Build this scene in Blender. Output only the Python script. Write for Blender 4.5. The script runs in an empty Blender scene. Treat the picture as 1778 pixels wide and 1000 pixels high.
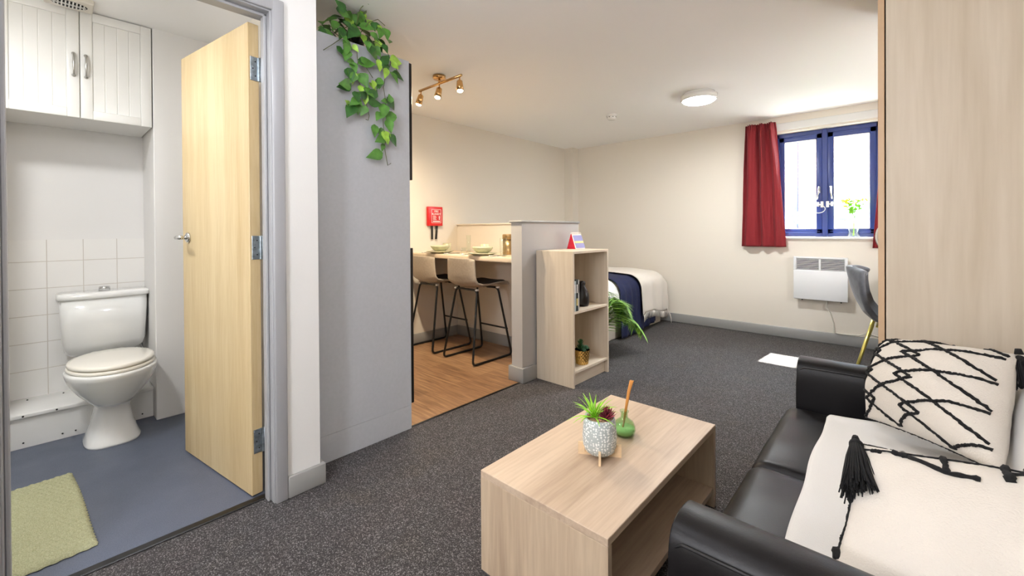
import bpy, bmesh, math, random
from mathutils import Vector, Matrix, noise
from math import sin, cos, pi, radians as R
random.seed(7)
S = bpy.context.scene
COL = S.collection

# ------------------------------------------------------------------ camera
H = 1.12
def cam_axes(yaw, pitch, roll):
    F = Vector((-sin(yaw), cos(yaw), 0)); Rt = Vector((cos(yaw), sin(yaw), 0)); D = Vector((0, 0, -1))
    F2 = cos(pitch)*F + sin(pitch)*D; D2 = cos(pitch)*D - sin(pitch)*F
    R3 = cos(roll)*Rt + sin(roll)*D2; D3 = -sin(roll)*Rt + cos(roll)*D2
    return R3, -D3, -F2
cd = bpy.data.cameras.new('camera'); cam = bpy.data.objects.new('camera', cd); COL.objects.link(cam)
r_, u_, b_ = cam_axes(0.739973, 0.0059311, 0.00646796)
cam.matrix_world = Matrix(((r_.x, u_.x, b_.x, 0), (r_.y, u_.y, b_.y, 0), (r_.z, u_.z, b_.z, H), (0, 0, 0, 1)))
cd.sensor_width = 36; cd.lens = 738.27/1778*36; cd.shift_y = -(500-403.862)/1778
cd.clip_start = .02; cd.clip_end = 100
S.camera = cam

# ------------------------------------------------------------------ world, sun, exposure
S.view_settings.view_transform = 'Standard'; S.view_settings.look = 'None'
S.view_settings.exposure = 0.36; S.view_settings.gamma = 1; S.view_settings.use_curve_mapping = False
S.cycles.use_denoising = True
S.cycles.max_bounces = 10; S.cycles.diffuse_bounces = 6; S.cycles.transparent_max_bounces = 12
S.cycles.sample_clamp_indirect = 6
S.cycles.caustics_reflective = False; S.cycles.caustics_refractive = False
W = bpy.data.worlds.new('sky'); S.world = W; W.use_nodes = True
bg = W.node_tree.nodes['Background']; bg.inputs[0].default_value = (.72, .86, 1, 1); bg.inputs[1].default_value = 58
def light(name, kind, loc, energy, color=(1, 1, 1), rot=(0, 0, 0), size=.25, **k):
    d = bpy.data.lights.new(name, kind); d.energy = energy; d.color = color
    if kind == 'AREA': d.shape = 'DISK'; d.size = size
    for a, v in k.items(): setattr(d, a, v)
    o = bpy.data.objects.new(name, d); COL.objects.link(o); o.location = loc; o.rotation_euler = rot; return o
sun = light('sun', 'SUN', (0, 9, 9), 60, (1, .96, .9)); sun.data.angle = R(.6)
sun.rotation_euler = Vector((0.0, 1, 1.46)).to_track_quat('Z', 'Y').to_euler()
WARM = (.93, .97, 1)
LAMPS = dict(main=24, near=24, back=34, bath=11.5, spot=16, floor=76, desk=38)  # near, back, bath, floor and desk drive added, unseen lamps

# ------------------------------------------------------------------ materials
def lin(c):
    return tuple((x/255/12.92 if x/255 <= .04045 else ((x/255+.055)/1.055)**2.4) for x in c)+(1,)
class NT:
    def __init__(s, name):
        m = bpy.data.materials.new(name); m.use_nodes = True; s.m = m; s.t = m.node_tree; s.b = s.t.nodes['Principled BSDF']
    def n(s, typ, **k):
        q = s.t.nodes.new(typ)
        for a, v in k.items():
            if a.startswith('i_'):
                key = a[2:]; key = int(key) if key.isdigit() else key.replace('_', ' ')
                q.inputs[key].default_value = v
            else: setattr(q, a, v)
        return q
    def l(s, a, b): s.t.links.new(a, b)
def obj_coord(t, scale=(1, 1, 1), rot=(0, 0, 0)):
    tc = t.n('ShaderNodeTexCoord'); mp = t.n('ShaderNodeMapping'); mp.inputs['Scale'].default_value = scale; mp.inputs['Rotation'].default_value = rot
    t.l(tc.outputs['Object'], mp.inputs['Vector']); return mp.outputs[0]
def bump(t, h, strength, dist=.002):
    b = t.n('ShaderNodeBump'); b.inputs['Strength'].default_value = strength; b.inputs['Distance'].default_value = dist
    t.l(h, b.inputs['Height']); t.l(b.outputs[0], t.b.inputs['Normal'])
def ramp(t, fac, stops):
    r = t.n('ShaderNodeValToRGB'); e = r.color_ramp.elements
    while len(e) < len(stops): e.new(.5)
    for q, (p, c) in zip(e, stops): q.position = p; q.color = c
    t.l(fac, r.inputs[0]); return r.outputs[0]
def plain(name, c, rough=.5, metal=0, bumpy=0, bs=60, coat=0, vary=0, spec=.5, trans=0, emit=0, sheen=0, aniso=(1, 1, 1)):
    t = NT(name); t.b.inputs['Base Color'].default_value = lin(c); t.b.inputs['Roughness'].default_value = rough; t.b.inputs['Metallic'].default_value = metal
    t.b.inputs['Coat Weight'].default_value = coat; t.b.inputs['Specular IOR Level'].default_value = spec
    t.b.inputs['Transmission Weight'].default_value = trans; t.b.inputs['Sheen Weight'].default_value = sheen
    if emit: t.b.inputs['Emission Color'].default_value = lin(c); t.b.inputs['Emission Strength'].default_value = emit
    v = obj_coord(t, aniso); nz = t.n('ShaderNodeTexNoise', i_Scale=bs, i_Detail=4.0)
    t.l(v, nz.inputs['Vector'])
    if bumpy: bump(t, nz.outputs[0], bumpy)
    if vary:
        d = tuple(max(0, x*(1-vary)) for x in c); e = tuple(min(255, x*(1+vary)) for x in c)
        t.l(ramp(t, nz.outputs[0], [(.3, lin(d)), (.7, lin(e))]), t.b.inputs['Base Color'])
    return t.m
def wood(name, c1, c2, grain='z', rough=.45, fine=90, knots=.35, stripe=7):
    """grain runs along the given local axis; c1 light, c2 darker streaks"""
    t = NT(name); ax = 'xyz'.index(grain)
    sc = [1, 1, 1]; sc[ax] = .06; v = obj_coord(t, tuple(sc))
    wob = t.n('ShaderNodeTexNoise', i_Scale=stripe*.55, i_Detail=2.0, i_Distortion=knots); t.l(v, wob.inputs['Vector'])
    a = t.n('ShaderNodeTexNoise', i_Scale=stripe*1.6, i_Detail=5.0, i_Distortion=knots*2); t.l(v, a.inputs['Vector'])
    b = t.n('ShaderNodeTexNoise', i_Scale=fine, i_Detail=3.0); t.l(v, b.inputs['Vector'])
    m1 = t.n('ShaderNodeMath', operation='MULTIPLY_ADD'); t.l(a.outputs[0], m1.inputs[0]); m1.inputs[1].default_value = .55
    m2 = t.n('ShaderNodeMath', operation='MULTIPLY_ADD'); t.l(b.outputs[0], m2.inputs[0]); m2.inputs[1].default_value = .32
    m3 = t.n('ShaderNodeMath', operation='MULTIPLY'); t.l(wob.outputs[0], m3.inputs[0]); m3.inputs[1].default_value = .3
    t.l(m3.outputs[0], m2.inputs[2]); t.l(m2.outputs[0], m1.inputs[2])
    t.l(ramp(t, m1.outputs[0], [(.42, lin(c2)), (.72, lin(c1))]), t.b.inputs['Base Color'])
    t.b.inputs['Roughness'].default_value = rough; bump(t, b.outputs[0], .15, .0006)
    return t.m
M = {}
M['wall'] = plain('painted plaster warm white', (226, 219, 207), .75, bumpy=.12, bs=140)
M['wall_hall'] = plain('painted plaster off white', (224, 224, 222), .75, bumpy=.12, bs=140)
M['wall_bath'] = plain('bathroom wall paint', (228, 226, 224), .5, bumpy=.1, bs=90)
M['ceiling'] = plain('ceiling paint', (248, 247, 246), .85, bumpy=.1, bs=120)
M['skirt'] = plain('grey gloss woodwork', (150, 150, 148), .32)
M['frame_grey'] = plain('grey gloss door lining', (158, 159, 162), .3)
M['halfwall'] = plain('grey painted half wall', (176, 173, 170), .6, bumpy=.1, bs=120)
M['white_gloss'] = plain('white gloss paint', (235, 234, 231), .22, bumpy=.03, bs=25)
M['ceramic'] = plain('white ceramic', (236, 236, 234), .08, coat=.6)
M['seatplastic'] = plain('cream toilet seat', (238, 233, 222), .2, coat=.3)
M['chrome'] = plain('chrome', (215, 215, 215), .12, metal=1)
M['steel'] = plain('brushed steel', (190, 188, 184), .32, metal=1, aniso=(1, 1, 20), vary=.06)
M['galv'] = plain('zinc hinge', (170, 180, 186), .35, metal=1, vary=.15, bs=60)
M['black'] = plain('black satin', (14, 13, 13), .3)
M['blackmetal'] = plain('black powder coated steel', (16, 16, 17), .38, bumpy=.05, bs=300)
M['panel'] = plain('grey laminate panel', (176, 179, 184), .42, vary=.012, bs=60)
M['oakdoor'] = wood('light oak veneer door', (207, 187, 146), (186, 160, 115), 'z', .38, 110, .2, 9)
M['tableT'] = wood('oak laminate along y', (200, 179, 156), (167, 145, 124), 'y', .4, 100, .5, 8)
M['tableZ'] = wood('oak laminate upright', (200, 180, 154), (167, 145, 122), 'z', .42, 100, .5, 8)
M['maple'] = wood('maple laminate upright', (216, 203, 184), (200, 185, 163), 'z', .42, 60, .9, 6)
M['mapleY'] = wood('maple laminate along y', (216, 203, 184), (200, 185, 163), 'y', .42, 60, .9, 6)
M['edge'] = wood('beige edge band', (214, 184, 150), (196, 164, 128), 'z', .45, 60, .3, 6)
M['counter'] = wood('pale oak worktop', (222, 204, 180), (196, 174, 148), 'x', .35, 60, .5, 8)
M['red'] = plain('red curtain cloth', (124, 20, 28), .85, bumpy=.25, bs=420, sheen=.05, vary=.08)
M['blue'] = plain('blue window frame', (36, 54, 118), .35)
M['leather'] = plain('black leatherette', (16, 14, 15), .4, bumpy=.12, bs=300, spec=.24)
M['stitch'] = plain('black stitching', (12, 11, 12), .6)
M['cream'] = plain('cream woven cotton', (216, 209, 199), .92, bumpy=.9, bs=260, sheen=.2)
M['throw'] = plain('off white throw cotton', (218, 217, 215), .95, bumpy=.5, bs=420, sheen=.2)
M['yarn'] = plain('black yarn', (12, 12, 14), .95, bumpy=.6, bs=600)
M['navy'] = plain('navy velvet', (18, 26, 62), .9, sheen=0, vary=.2, bs=30, aniso=(1, 6, 1))
M['duvet'] = plain('pale duvet cotton', (226, 228, 224), .9, bumpy=.2, bs=40)
M['divan'] = plain('cream divan base cloth', (214, 205, 190), .9, bumpy=.2, bs=300)
M['velvet'] = plain('grey velvet', (78, 80, 85), .8, sheen=.25, vary=.14, bs=22)
M['goldleg'] = plain('yellow gold metal', (214, 200, 110), .3, metal=.75)
M['gold'] = plain('gold glaze', (226, 186, 110), .25, metal=1)
M['brass'] = plain('satin brass', (205, 165, 110), .25, metal=1)
M['stoolshell'] = plain('taupe stool shell', (172, 160, 145), .5, vary=.04)
M['pad'] = plain('charcoal seat pad', (44, 42, 42), .7, bumpy=.3, bs=300)
M['green_ceramic'] = plain('sage glazed ceramic', (190, 188, 158), .25, vary=.03)
def m_thin(name, tint, k=1.0):
    t = NT(name); out = t.t.nodes['Material Output']; t.t.nodes.remove(t.b)
    tr = t.n('ShaderNodeBsdfTransparent'); tr.inputs[0].default_value = tint; gl = t.n('ShaderNodeBsdfGlossy'); gl.inputs['Roughness'].default_value = .02
    fr = t.n('ShaderNodeLayerWeight', i_Blend=.5); pw = t.n('ShaderNodeMath', operation='POWER'); t.l(fr.outputs['Facing'], pw.inputs[0]); pw.inputs[1].default_value = 4.0
    ma = t.n('ShaderNodeMath', operation='MULTIPLY_ADD'); t.l(pw.outputs[0], ma.inputs[0]); ma.inputs[1].default_value = .5; ma.inputs[2].default_value = .03
    mx = t.n('ShaderNodeMixShader'); t.l(ma.outputs[0], mx.inputs[0]); t.l(tr.outputs[0], mx.inputs[1]); t.l(gl.outputs[0], mx.inputs[2]); t.l(mx.outputs[0], out.inputs[0]); return t.m
M['glass'] = m_thin('clear glass', (.97, .99, .98, 1))
M['firered'] = plain('signal red plastic', (205, 24, 28), .35)
M['print_white'] = plain('white print', (245, 240, 235), .6)
M['leaf0'] = plain('dark green leaf', (42, 86, 32), .45, vary=.2, bs=30)
M['leaf1'] = plain('mid green leaf', (74, 122, 46), .45, vary=.2, bs=30)
M['leaf2'] = plain('lime green leaf', (146, 188, 70), .45, vary=.15, bs=30)
M['stem'] = plain('brown green stem', (84, 88, 50), .6)
M['palm'] = plain('palm leaf', (128, 172, 76), .45, vary=.2, bs=25)
M['succ'] = plain('succulent green', (58, 96, 66), .55, vary=.25, bs=60)
M['succ2'] = plain('dark succulent green', (34, 82, 40), .55, vary=.25, bs=60)
M['lime'] = plain('spiky lime leaf', (142, 200, 50), .4, vary=.2, bs=40)
M['maroon'] = plain('maroon succulent', (120, 40, 56), .5, vary=.35, bs=60)
M['gravel'] = plain('pink gravel', (176, 140, 118), .9, bumpy=1, bs=200, vary=.35)
M['plywood'] = plain('pale plywood', (222, 194, 156), .6, vary=.06, bs=40)
M['reed'] = plain('amber reed', (214, 150, 76), .6)
M['greenliquid'] = plain('green oil', (188, 212, 166), .1)
M['greenglass'] = m_thin('tinted green glass', (.80, .92, .78, 1))
M['heater'] = plain('white enamel heater', (226, 227, 228), .35)
M['dark'] = plain('dark slot', (30, 30, 32), .8)
M['cable'] = plain('white cable', (215, 212, 200), .5)
M['lilac'] = plain('lilac card', (140, 140, 190), .6)
M['yellow'] = plain('pale yellow print', (225, 210, 140), .6)
M['calred'] = plain('crimson card', (190, 20, 50), .6)
M['flower'] = plain('yellow blossom', (230, 225, 70), .6, vary=.1)
M['flowerleaf'] = plain('flower stalk green', (120, 185, 50), .5)
M['mirror'] = plain('mirror', (230, 230, 230), .03, metal=1)
M['paper1'] = plain('pale blue book', (170, 186, 190), .6)
M['paper2'] = plain('dark green book', (38, 46, 44), .6, vary=.5, bs=18)
M['paper3'] = plain('white book', (225, 222, 214), .6)
M['bark'] = plain('bark', (90, 70, 50), .9)
M['bronze'] = plain('bronze jar', (150, 124, 84), .3, metal=.7, vary=.2, bs=12)
M['bulb'] = plain('lit bulb', (255, 236, 200), .4, emit=40)
M['diffuser'] = plain('lit diffuser', (255, 252, 246), .4, emit=34)
def glow(e):  # emission for the added fill globes
    k = 'added fill globe %g' % e
    if k not in M: M[k] = plain(k, (245, 247, 255), .4, emit=e)
    return k
def m_carpet():
    t = NT('flecked loop carpet'); v = obj_coord(t)
    vo = t.n('ShaderNodeTexVoronoi', i_Scale=330.0); t.l(v, vo.inputs['Vector'])
    sep = t.n('ShaderNodeSeparateColor'); t.l(vo.outputs['Color'], sep.inputs[0])
    c = ramp(t, sep.outputs[0], [(.0, lin((32, 29, 29))), (.45, lin((50, 47, 47))), (.8, lin((76, 72, 71))), (1, lin((130, 127, 126)))])
    big = t.n('ShaderNodeTexNoise', i_Scale=5.0, i_Detail=3.0); t.l(v, big.inputs['Vector'])
    tint = ramp(t, big.outputs[0], [(.3, (1, .95, .97, 1)), (.55, (.96, .97, 1.0, 1)), (.75, (1.05, 1.0, .93, 1))])
    mx = t.n('ShaderNodeMix', data_type='RGBA', blend_type='MULTIPLY'); mx.inputs[0].default_value = 1
    t.l(c, mx.inputs[6]); t.l(tint, mx.inputs[7]); t.l(mx.outputs[2], t.b.inputs['Base Color'])
    t.b.inputs['Roughness'].default_value = .95; t.b.inputs['Specular IOR Level'].default_value = .15; t.b.inputs['Sheen Weight'].default_value = .10; t.b.inputs['Sheen Roughness'].default_value = .5
    bump(t, vo.outputs['Distance'], .6, .003); return t.m
def m_vinylwood():
    t = NT('wood look vinyl planks'); v = obj_coord(t)
    br = t.n('ShaderNodeTexBrick'); br.offset = .37; br.inputs['Scale'].default_value = 1; br.inputs['Brick Width'].default_value = 1.2; br.inputs['Row Height'].default_value = .15
    br.inputs['Mortar Size'].default_value = .0012; br.inputs['Color1'].default_value = (0, 0, 0, 1); br.inputs['Color2'].default_value = (1, 1, 1, 1); br.inputs['Mortar'].default_value = (.3, .3, .3, 1); t.l(v, br.inputs['Vector'])
    mp = t.n('ShaderNodeMapping'); mp.inputs['Scale'].default_value = (1.2, 16, 1); t.l(v, mp.inputs['Vector'])
    nz = t.n('ShaderNodeTexNoise', i_Scale=3.5, i_Detail=8.0, i_Distortion=.6); t.l(mp.outputs[0], nz.inputs['Vector'])
    ad = t.n('ShaderNodeMath', operation='MULTIPLY_ADD'); t.l(br.outputs[0], ad.inputs[0]); ad.inputs[1].default_value = .22; t.l(nz.outputs[0], ad.inputs[2])
    t.l(ramp(t, ad.outputs[0], [(.35, lin((104, 76, 54))), (.6, lin((140, 106, 78))), (.85, lin((168, 134, 100)))]), t.b.inputs['Base Color'])
    t.b.inputs['Roughness'].default_value = .38; return t.m
def m_bathfloor():
    t = NT('blue grey safety vinyl'); v = obj_coord(t)
    a = t.n('ShaderNodeTexNoise', i_Scale=420.0, i_Detail=1.0); t.l(v, a.inputs['Vector'])
    t.l(ramp(t, a.outputs[0], [(.3, lin((76, 82, 98))), (.7, lin((94, 101, 117)))]), t.b.inputs['Base Color'])
    b = t.n('ShaderNodeTexNoise', i_Scale=7.0, i_Detail=4.0); t.l(v, b.inputs['Vector'])
    r = t.n('ShaderNodeMapRange'); r.inputs[3].default_value = .3; r.inputs[4].default_value = .6; t.l(b.outputs[0], r.inputs[0]); t.l(r.outputs[0], t.b.inputs['Roughness'])
    bump(t, a.outputs[0], .15, .001); return t.m
def m_tile():
    t = NT('white square wall tiles'); tc = t.n('ShaderNodeTexCoord'); sp = t.n('ShaderNodeSeparateXYZ'); cb = t.n('ShaderNodeCombineXYZ')
    t.l(tc.outputs['Object'], sp.inputs[0]); t.l(sp.outputs[1], cb.inputs[0]); t.l(sp.outputs[2], cb.inputs[1])
    br = t.n('ShaderNodeTexBrick'); br.offset = 0; br.inputs['Scale'].default_value = 1; br.inputs['Brick Width'].default_value = .1505; br.inputs['Row Height'].default_value = .155
    br.inputs['Mortar Size'].default_value = .0022; br.inputs['Mortar Smooth'].default_value = .3
    for k in ('Color1', 'Color2'): br.inputs[k].default_value = lin((236, 234, 231))
    br.inputs['Mortar'].default_value = lin((205, 198, 190)); t.l(cb.outputs[0], br.inputs['Vector']); t.l(br.outputs[0], t.b.inputs['Base Color'])
    t.b.inputs['Roughness'].default_value = .12
    iv = t.n('ShaderNodeMath', operation='SUBTRACT'); iv.inputs[0].default_value = 1; t.l(br.outputs['Fac'], iv.inputs[1]); bump(t, iv.outputs[0], .5, .0015); return t.m
def m_brick():
    t = NT('red brick facade'); tc = t.n('ShaderNodeTexCoord'); sp = t.n('ShaderNodeSeparateXYZ'); cb = t.n('ShaderNodeCombineXYZ')
    t.l(tc.outputs['Object'], sp.inputs[0]); t.l(sp.outputs[0], cb.inputs[0]); t.l(sp.outputs[2], cb.inputs[1])
    br = t.n('ShaderNodeTexBrick'); br.inputs['Scale'].default_value = 1; br.inputs['Brick Width'].default_value = .225; br.inputs['Row Height'].default_value = .075; br.inputs['Mortar Size'].default_value = .006
    br.inputs['Color1'].default_value = lin((90, 44, 39)); br.inputs['Color2'].default_value = lin((100, 52, 45)); br.inputs['Mortar'].default_value = lin((100, 92, 86))
    t.l(cb.outputs[0], br.inputs['Vector']); t.l(br.outputs[0], t.b.inputs['Base Color']); t.b.inputs['Roughness'].default_value = .9; return t.m
def m_mat():
    t = NT('sage green knitted bath mat'); v = obj_coord(t)
    a = t.n('ShaderNodeTexNoise', i_Scale=300.0, i_Detail=2.0); t.l(v, a.inputs['Vector'])
    t.l(ramp(t, a.outputs[0], [(.3, lin((148, 150, 116))), (.7, lin((180, 180, 148)))]), t.b.inputs['Base Color']); t.b.inputs['Roughness'].default_value = .95
    bump(t, a.outputs[0], .5, .002); return t.m
def m_dots():
    t = NT('grey ceramic with white dots'); v = obj_coord(t); vo = t.n('ShaderNodeTexVoronoi', i_Scale=125.0, i_Randomness=.6); t.l(v, vo.inputs['Vector'])
    t.l(ramp(t, vo.outputs['Distance'], [(.36, lin((238, 240, 238))), (.44, lin((172, 181, 181)))]), t.b.inputs['Base Color']); t.b.inputs['Roughness'].default_value = .5
    bump(t, vo.outputs['Distance'], -.3, .002); return t.m
M['carpet'] = m_carpet(); M['vinylwood'] = m_vinylwood(); M['bathfloor'] = m_bathfloor(); M['tile'] = m_tile(); M['brick'] = m_brick(); M['mat'] = m_mat(); M['dots'] = m_dots()
M['navyext'] = plain('dark blue outside metalwork', (14, 20, 44), .5)
M['ground'] = plain('pale paving', (190, 186, 178), .9, vary=.1, bs=3)

# ------------------------------------------------------------------ mesh helpers
class MB:
    def __init__(s): s.bm = bmesh.new(); s.mats = []; s.cur = 0; s.smooth = False
    def mat(s, m):
        m = M[m] if isinstance(m, str) else m
        if m not in s.mats: s.mats.append(m)
        s.cur = s.mats.index(m); return s
    def _take(s, tmp, smooth, mtx=None):
        off = len(s.bm.verts); vs = [s.bm.verts.new((mtx @ v.co) if mtx else v.co) for v in tmp.verts]
        tmp.verts.index_update()
        for f in tmp.faces:
            try:
                g = s.bm.faces.new([vs[v.index] for v in f.verts]); g.smooth = smooth; g.material_index = s.cur
            except ValueError: pass
        tmp.free()
    def box(s, x0, x1, y0, y1, z0, z1, bev=0, seg=2, mtx=None, smooth=None):
        t = bmesh.new(); bmesh.ops.create_cube(t, size=1)
        for v in t.verts: v.co = Vector(((x0+x1)/2+v.co.x*(x1-x0), (y0+y1)/2+v.co.y*(y1-y0), (z0+z1)/2+v.co.z*(z1-z0)))
        if bev:
            bev = min(bev, .49*min(abs(x1-x0), abs(y1-y0), abs(z1-z0)))
            bmesh.ops.bevel(t, geom=t.edges[:], offset=bev, segments=seg, affect='EDGES', profile=.5)
        s._take(t, bool(bev) and seg > 1 if smooth is None else smooth, mtx); return s
    def lathe(s, prof, c=(0, 0, 0), n=32, mtx=None, sx=1, sy=1, smooth=True):
        t = bmesh.new(); rings = []
        for r, z in prof:
            if r < 1e-6: rings.append([t.verts.new((c[0], c[1], c[2]+z))])
            else: rings.append([t.verts.new((c[0]+r*sx*cos(2*pi*i/n), c[1]+r*sy*sin(2*pi*i/n), c[2]+z)) for i in range(n)])
        for a, b in zip(rings, rings[1:]):
            for i in range(n):
                j = (i+1) % n
                q = [a[i % len(a)], a[j % len(a)], b[j % len(b)], b[i % len(b)]]
                u = []
                for v in q:
                    if v not in u: u.append(v)
                if len(u) > 2:
                    try: t.faces.new(u)
                    except ValueError: pass
        for e in (rings[0], rings[-1]):
            if len(e) > 2:
                try: t.faces.new(e)
                except ValueError: pass
        bmesh.ops.recalc_face_normals(t, faces=t.faces); s._take(t, smooth, mtx); return s
    def loft(s, loops, closed=True, caps=True, smooth=True):
        t = bmesh.new(); rr = [[t.verts.new(p) for p in l] for l in loops]
        for a, b in zip(rr, rr[1:]):
            n = len(a)
            for i in range(n if closed else n-1):
                j = (i+1) % n; t.faces.new((a[i], a[j], b[j], b[i]))
        if caps and closed: t.faces.new(rr[0]); t.faces.new(rr[-1])
        bmesh.ops.recalc_face_normals(t, faces=t.faces); s._take(t, smooth); return s
    def tube(s, pts, r, n=8, closed=False):
        pts = [Vector(p) for p in pts]; k = len(pts); loops = []; prev = None
        for i, p in enumerate(pts):
            a = pts[i-1] if (i > 0 or closed) else p; b = pts[(i+1) % k] if (i < k-1 or closed) else p
            d = (b-a).normalized()
            if prev is None:
                ref = Vector((0, 0, 1)) if abs(d.z) < .9 else Vector((1, 0, 0)); e = d.cross(ref).normalized()
            else:
                e = (prev-d*prev.dot(d))
                e = e.normalized() if e.length > 1e-6 else d.orthogonal().normalized()
            prev = e; f = d.cross(e); rr = r[i] if isinstance(r, (list, tuple)) else r
            loops.append([p+rr*(cos(2*pi*j/n)*e+sin(2*pi*j/n)*f) for j in range(n)])
        if closed: loops.append(loops[0])
        s.loft(loops, True, not closed); return s
    def grid(s, fn, nu, nv, smooth=True, flip=False):
        t = bmesh.new(); g = [[t.verts.new(fn(i/nu, j/nv)) for j in range(nv+1)] for i in range(nu+1)]
        for i in range(nu):
            for j in range(nv):
                q = (g[i][j], g[i+1][j], g[i+1][j+1], g[i][j+1])
                t.faces.new(q[::-1] if flip else q)
        s._take(t, smooth); return s
    def sphere(s, c, r, sx=1, sy=1, sz=1, n=16, mtx=None):
        t = bmesh.new(); bmesh.ops.create_uvsphere(t, u_segments=n, v_segments=max(6, n//2), radius=r)
        for v in t.verts: v.co = Vector((v.co.x*sx+c[0], v.co.y*sy+c[1], v.co.z*sz+c[2]))
        s._take(t, True, mtx); return s
    def build(s, name, mat=None, parent=None, loc=None, weld=0, solid=0, sub=0, off=0):
        me = bpy.data.meshes.new(name)
        if weld: bmesh.ops.remove_doubles(s.bm, verts=s.bm.verts, dist=weld)
        s.bm.to_mesh(me); s.bm.free()
        if mat: s.mats = [M[mat] if isinstance(mat, str) else mat]
        for m in s.mats: me.materials.append(m)
        o = bpy.data.objects.new(name, me); COL.objects.link(o)
        if parent: o.parent = parent
        if loc: o.location = loc
        if solid:
            q = o.modifiers.new('thickness', 'SOLIDIFY'); q.thickness = solid; q.offset = off
        if sub:
            q = o.modifiers.new('smooth', 'SUBSURF'); q.levels = sub; q.render_levels = sub
        return o
def tubepath(pts, rr=.03):
    """round the corners of a polyline"""
    P = [Vector(p) for p in pts]; out = [P[0]]
    for a, b_, c in zip(P, P[1:], P[2:]):
        d1 = (a-b_).normalized(); d2 = (c-b_).normalized(); q = min(rr, (a-b_).length*.45, (c-b_).length*.45)
        s0 = b_+d1*q; s1 = b_+d2*q
        for k in range(6):
            t = k/5; out.append((1-t)**2*s0+2*t*(1-t)*b_+t*t*s1)
    out.append(P[-1]); return out
def mb(mat=None):
    b = MB()
    if mat: b.mat(mat)
    return b
def thing(name, label, cat, loc=(0, 0, 0), rz=0, group=None):
    o = bpy.data.objects.new(name, None); COL.objects.link(o); o.location = loc; o.rotation_euler = (0, 0, rz); o.empty_display_size = .1
    return tag(o, label, cat, group)
def tag(o, label, cat, group=None):
    o['label'] = label; o['category'] = cat
    if group: o['group'] = group
    return o
def struct(b, name, mat=None, parent=None, **k):
    o = b.build(name, mat, parent, **k)
    if not parent: o['kind'] = 'structure'
    return o
def dup(o, parent=None):
    c = o.copy(); COL.objects.link(c)
    if parent:
        c.parent = parent
    for ch in o.children: dup(ch, c)
    return c
def rot(axis, deg, c=(0, 0, 0)):
    c = Vector(c); return Matrix.Translation(c) @ Matrix.Rotation(R(deg), 4, axis) @ Matrix.Translation(-c)
def fbm(x, y, z=0): return noise.noise(Vector((x, y, z)))

# ------------------------------------------------------------------ setting
CZ = 2.27; XW = -1.905; XK = -3.53; YB = 5.12; XR = .62; Y0 = -1.9
OY0, OY1, OZ = -.09, .622, 2.02          # bathroom door opening
struct(mb('carpet').box(-2.0, XR, Y0, YB, -.05, 0).box(-2.06, -2.0, .82, YB, -.05, 0).box(-3.6, -2.06, 3.04, YB, -.05, 0), 'floor')
struct(mb('vinylwood').box(XK-.05, -2.06, .82, 3.04, -.05, .001), 'floor_kitchen')
struct(mb('bathfloor').box(-3.75, -1.99, -1.0, .8, -.05, .002), 'floor_bathroom')
struct(mb('black').box(-2.0, -1.965, OY0, OY1, 0, .007, .003, 1), 'trim_threshold')
struct(mb('black').box(-2.068, -2.052, 1.39, 2.345, 0, .005, .002, 1), 'trim_kitchen_floor')
struct(mb('ceiling').box(-3.8, XR+.2, .82, YB+.4, CZ, CZ+.1).box(-1.99, XR+.2, Y0-.2, .82, CZ, CZ+.1), 'ceiling')
struct(mb('ceiling').box(-3.9, -1.98, -1.1, .83, 2.33, 2.4), 'ceiling_bathroom')
struct(mb('wall_hall').box(-2.02, XW, Y0, OY0-.03, 0, 2.35).box(-2.02, XW, OY0-.03, OY1+.03, OZ+.03, 2.35).box(-2.045, XW, OY1+.03, .812, 0, 2.35), 'wall_door')
struct(mb('wall').box(-3.75, -2.047, .8, .83, 0, 2.35), 'wall_partition')
struct(mb('wall').box(XK-.1, XK, .83, YB, 0, 2.35), 'wall_left')
struct(mb('wall').box(XK, XK+.14, YB-.14, YB, 0, CZ), 'trim_pipe_column')
struct(mb('wall').box(XK-.1, -.98, YB, YB+.36, -.3, 2.45).box(-.12, XR+.2, YB, YB+.36, -.3, 2.45).box(-.98, -.12, YB, YB+.36, -.3, 1.02).box(-.98, -.12, YB, YB+.36, 2.105, 2.45), 'wall_back')
struct(mb('wall').box(XR, XR+.1, Y0, YB, 0, 2.35), 'wall_right')
struct(mb('wall').box(-2.02, XR+.1, Y0-.1, Y0, 0, 2.35), 'wall_front')
# bathroom shell
struct(mb('wall_bath').box(-3.8, -3.68, -1.0, .8, 0, 2.35), 'wall_bathroom_back')
struct(mb('wall_bath').box(-3.68, -3.27, .433, .8, 0, 2.35, .004, 1), 'wall_bathroom_right_boxing')
struct(mb('wall_bath').box(-3.68, -3.27, -1.0, -.17, 0, 2.35, .004, 1), 'wall_bathroom_left_boxing')
struct(mb('wall_bath').box(-3.8, -2.02, -1.1, -1.0, 0, 2.35), 'wall_bathroom_left')
o = struct(mb('tile').box(-.008, 0, -.155, .433, 0, .902), 'trim_tiles'); o.location = (-3.672, 0, .18)
# low pipe boxing with a ledge
b = mb('white_gloss').box(-3.68, -3.365, -.17, .433, .0, .163, .003, 1).box(-3.68, -3.352, -.17, .433, .16, .182, .004, 2)
b.mat('dark')
for y, z in ((-.09, .03), (.05, .03), (.10, .03), (.38, .03)): b.sphere((-3.364, y, z), .004, n=8)
for y in (-.09, .03): b.sphere((-3.352, y, .171), .0045, n=8)
for y in (-.08, .06): b.sphere((-3.62, y, .183), .004, n=8)
struct(b, 'trim_pipe_boxing')
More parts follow.
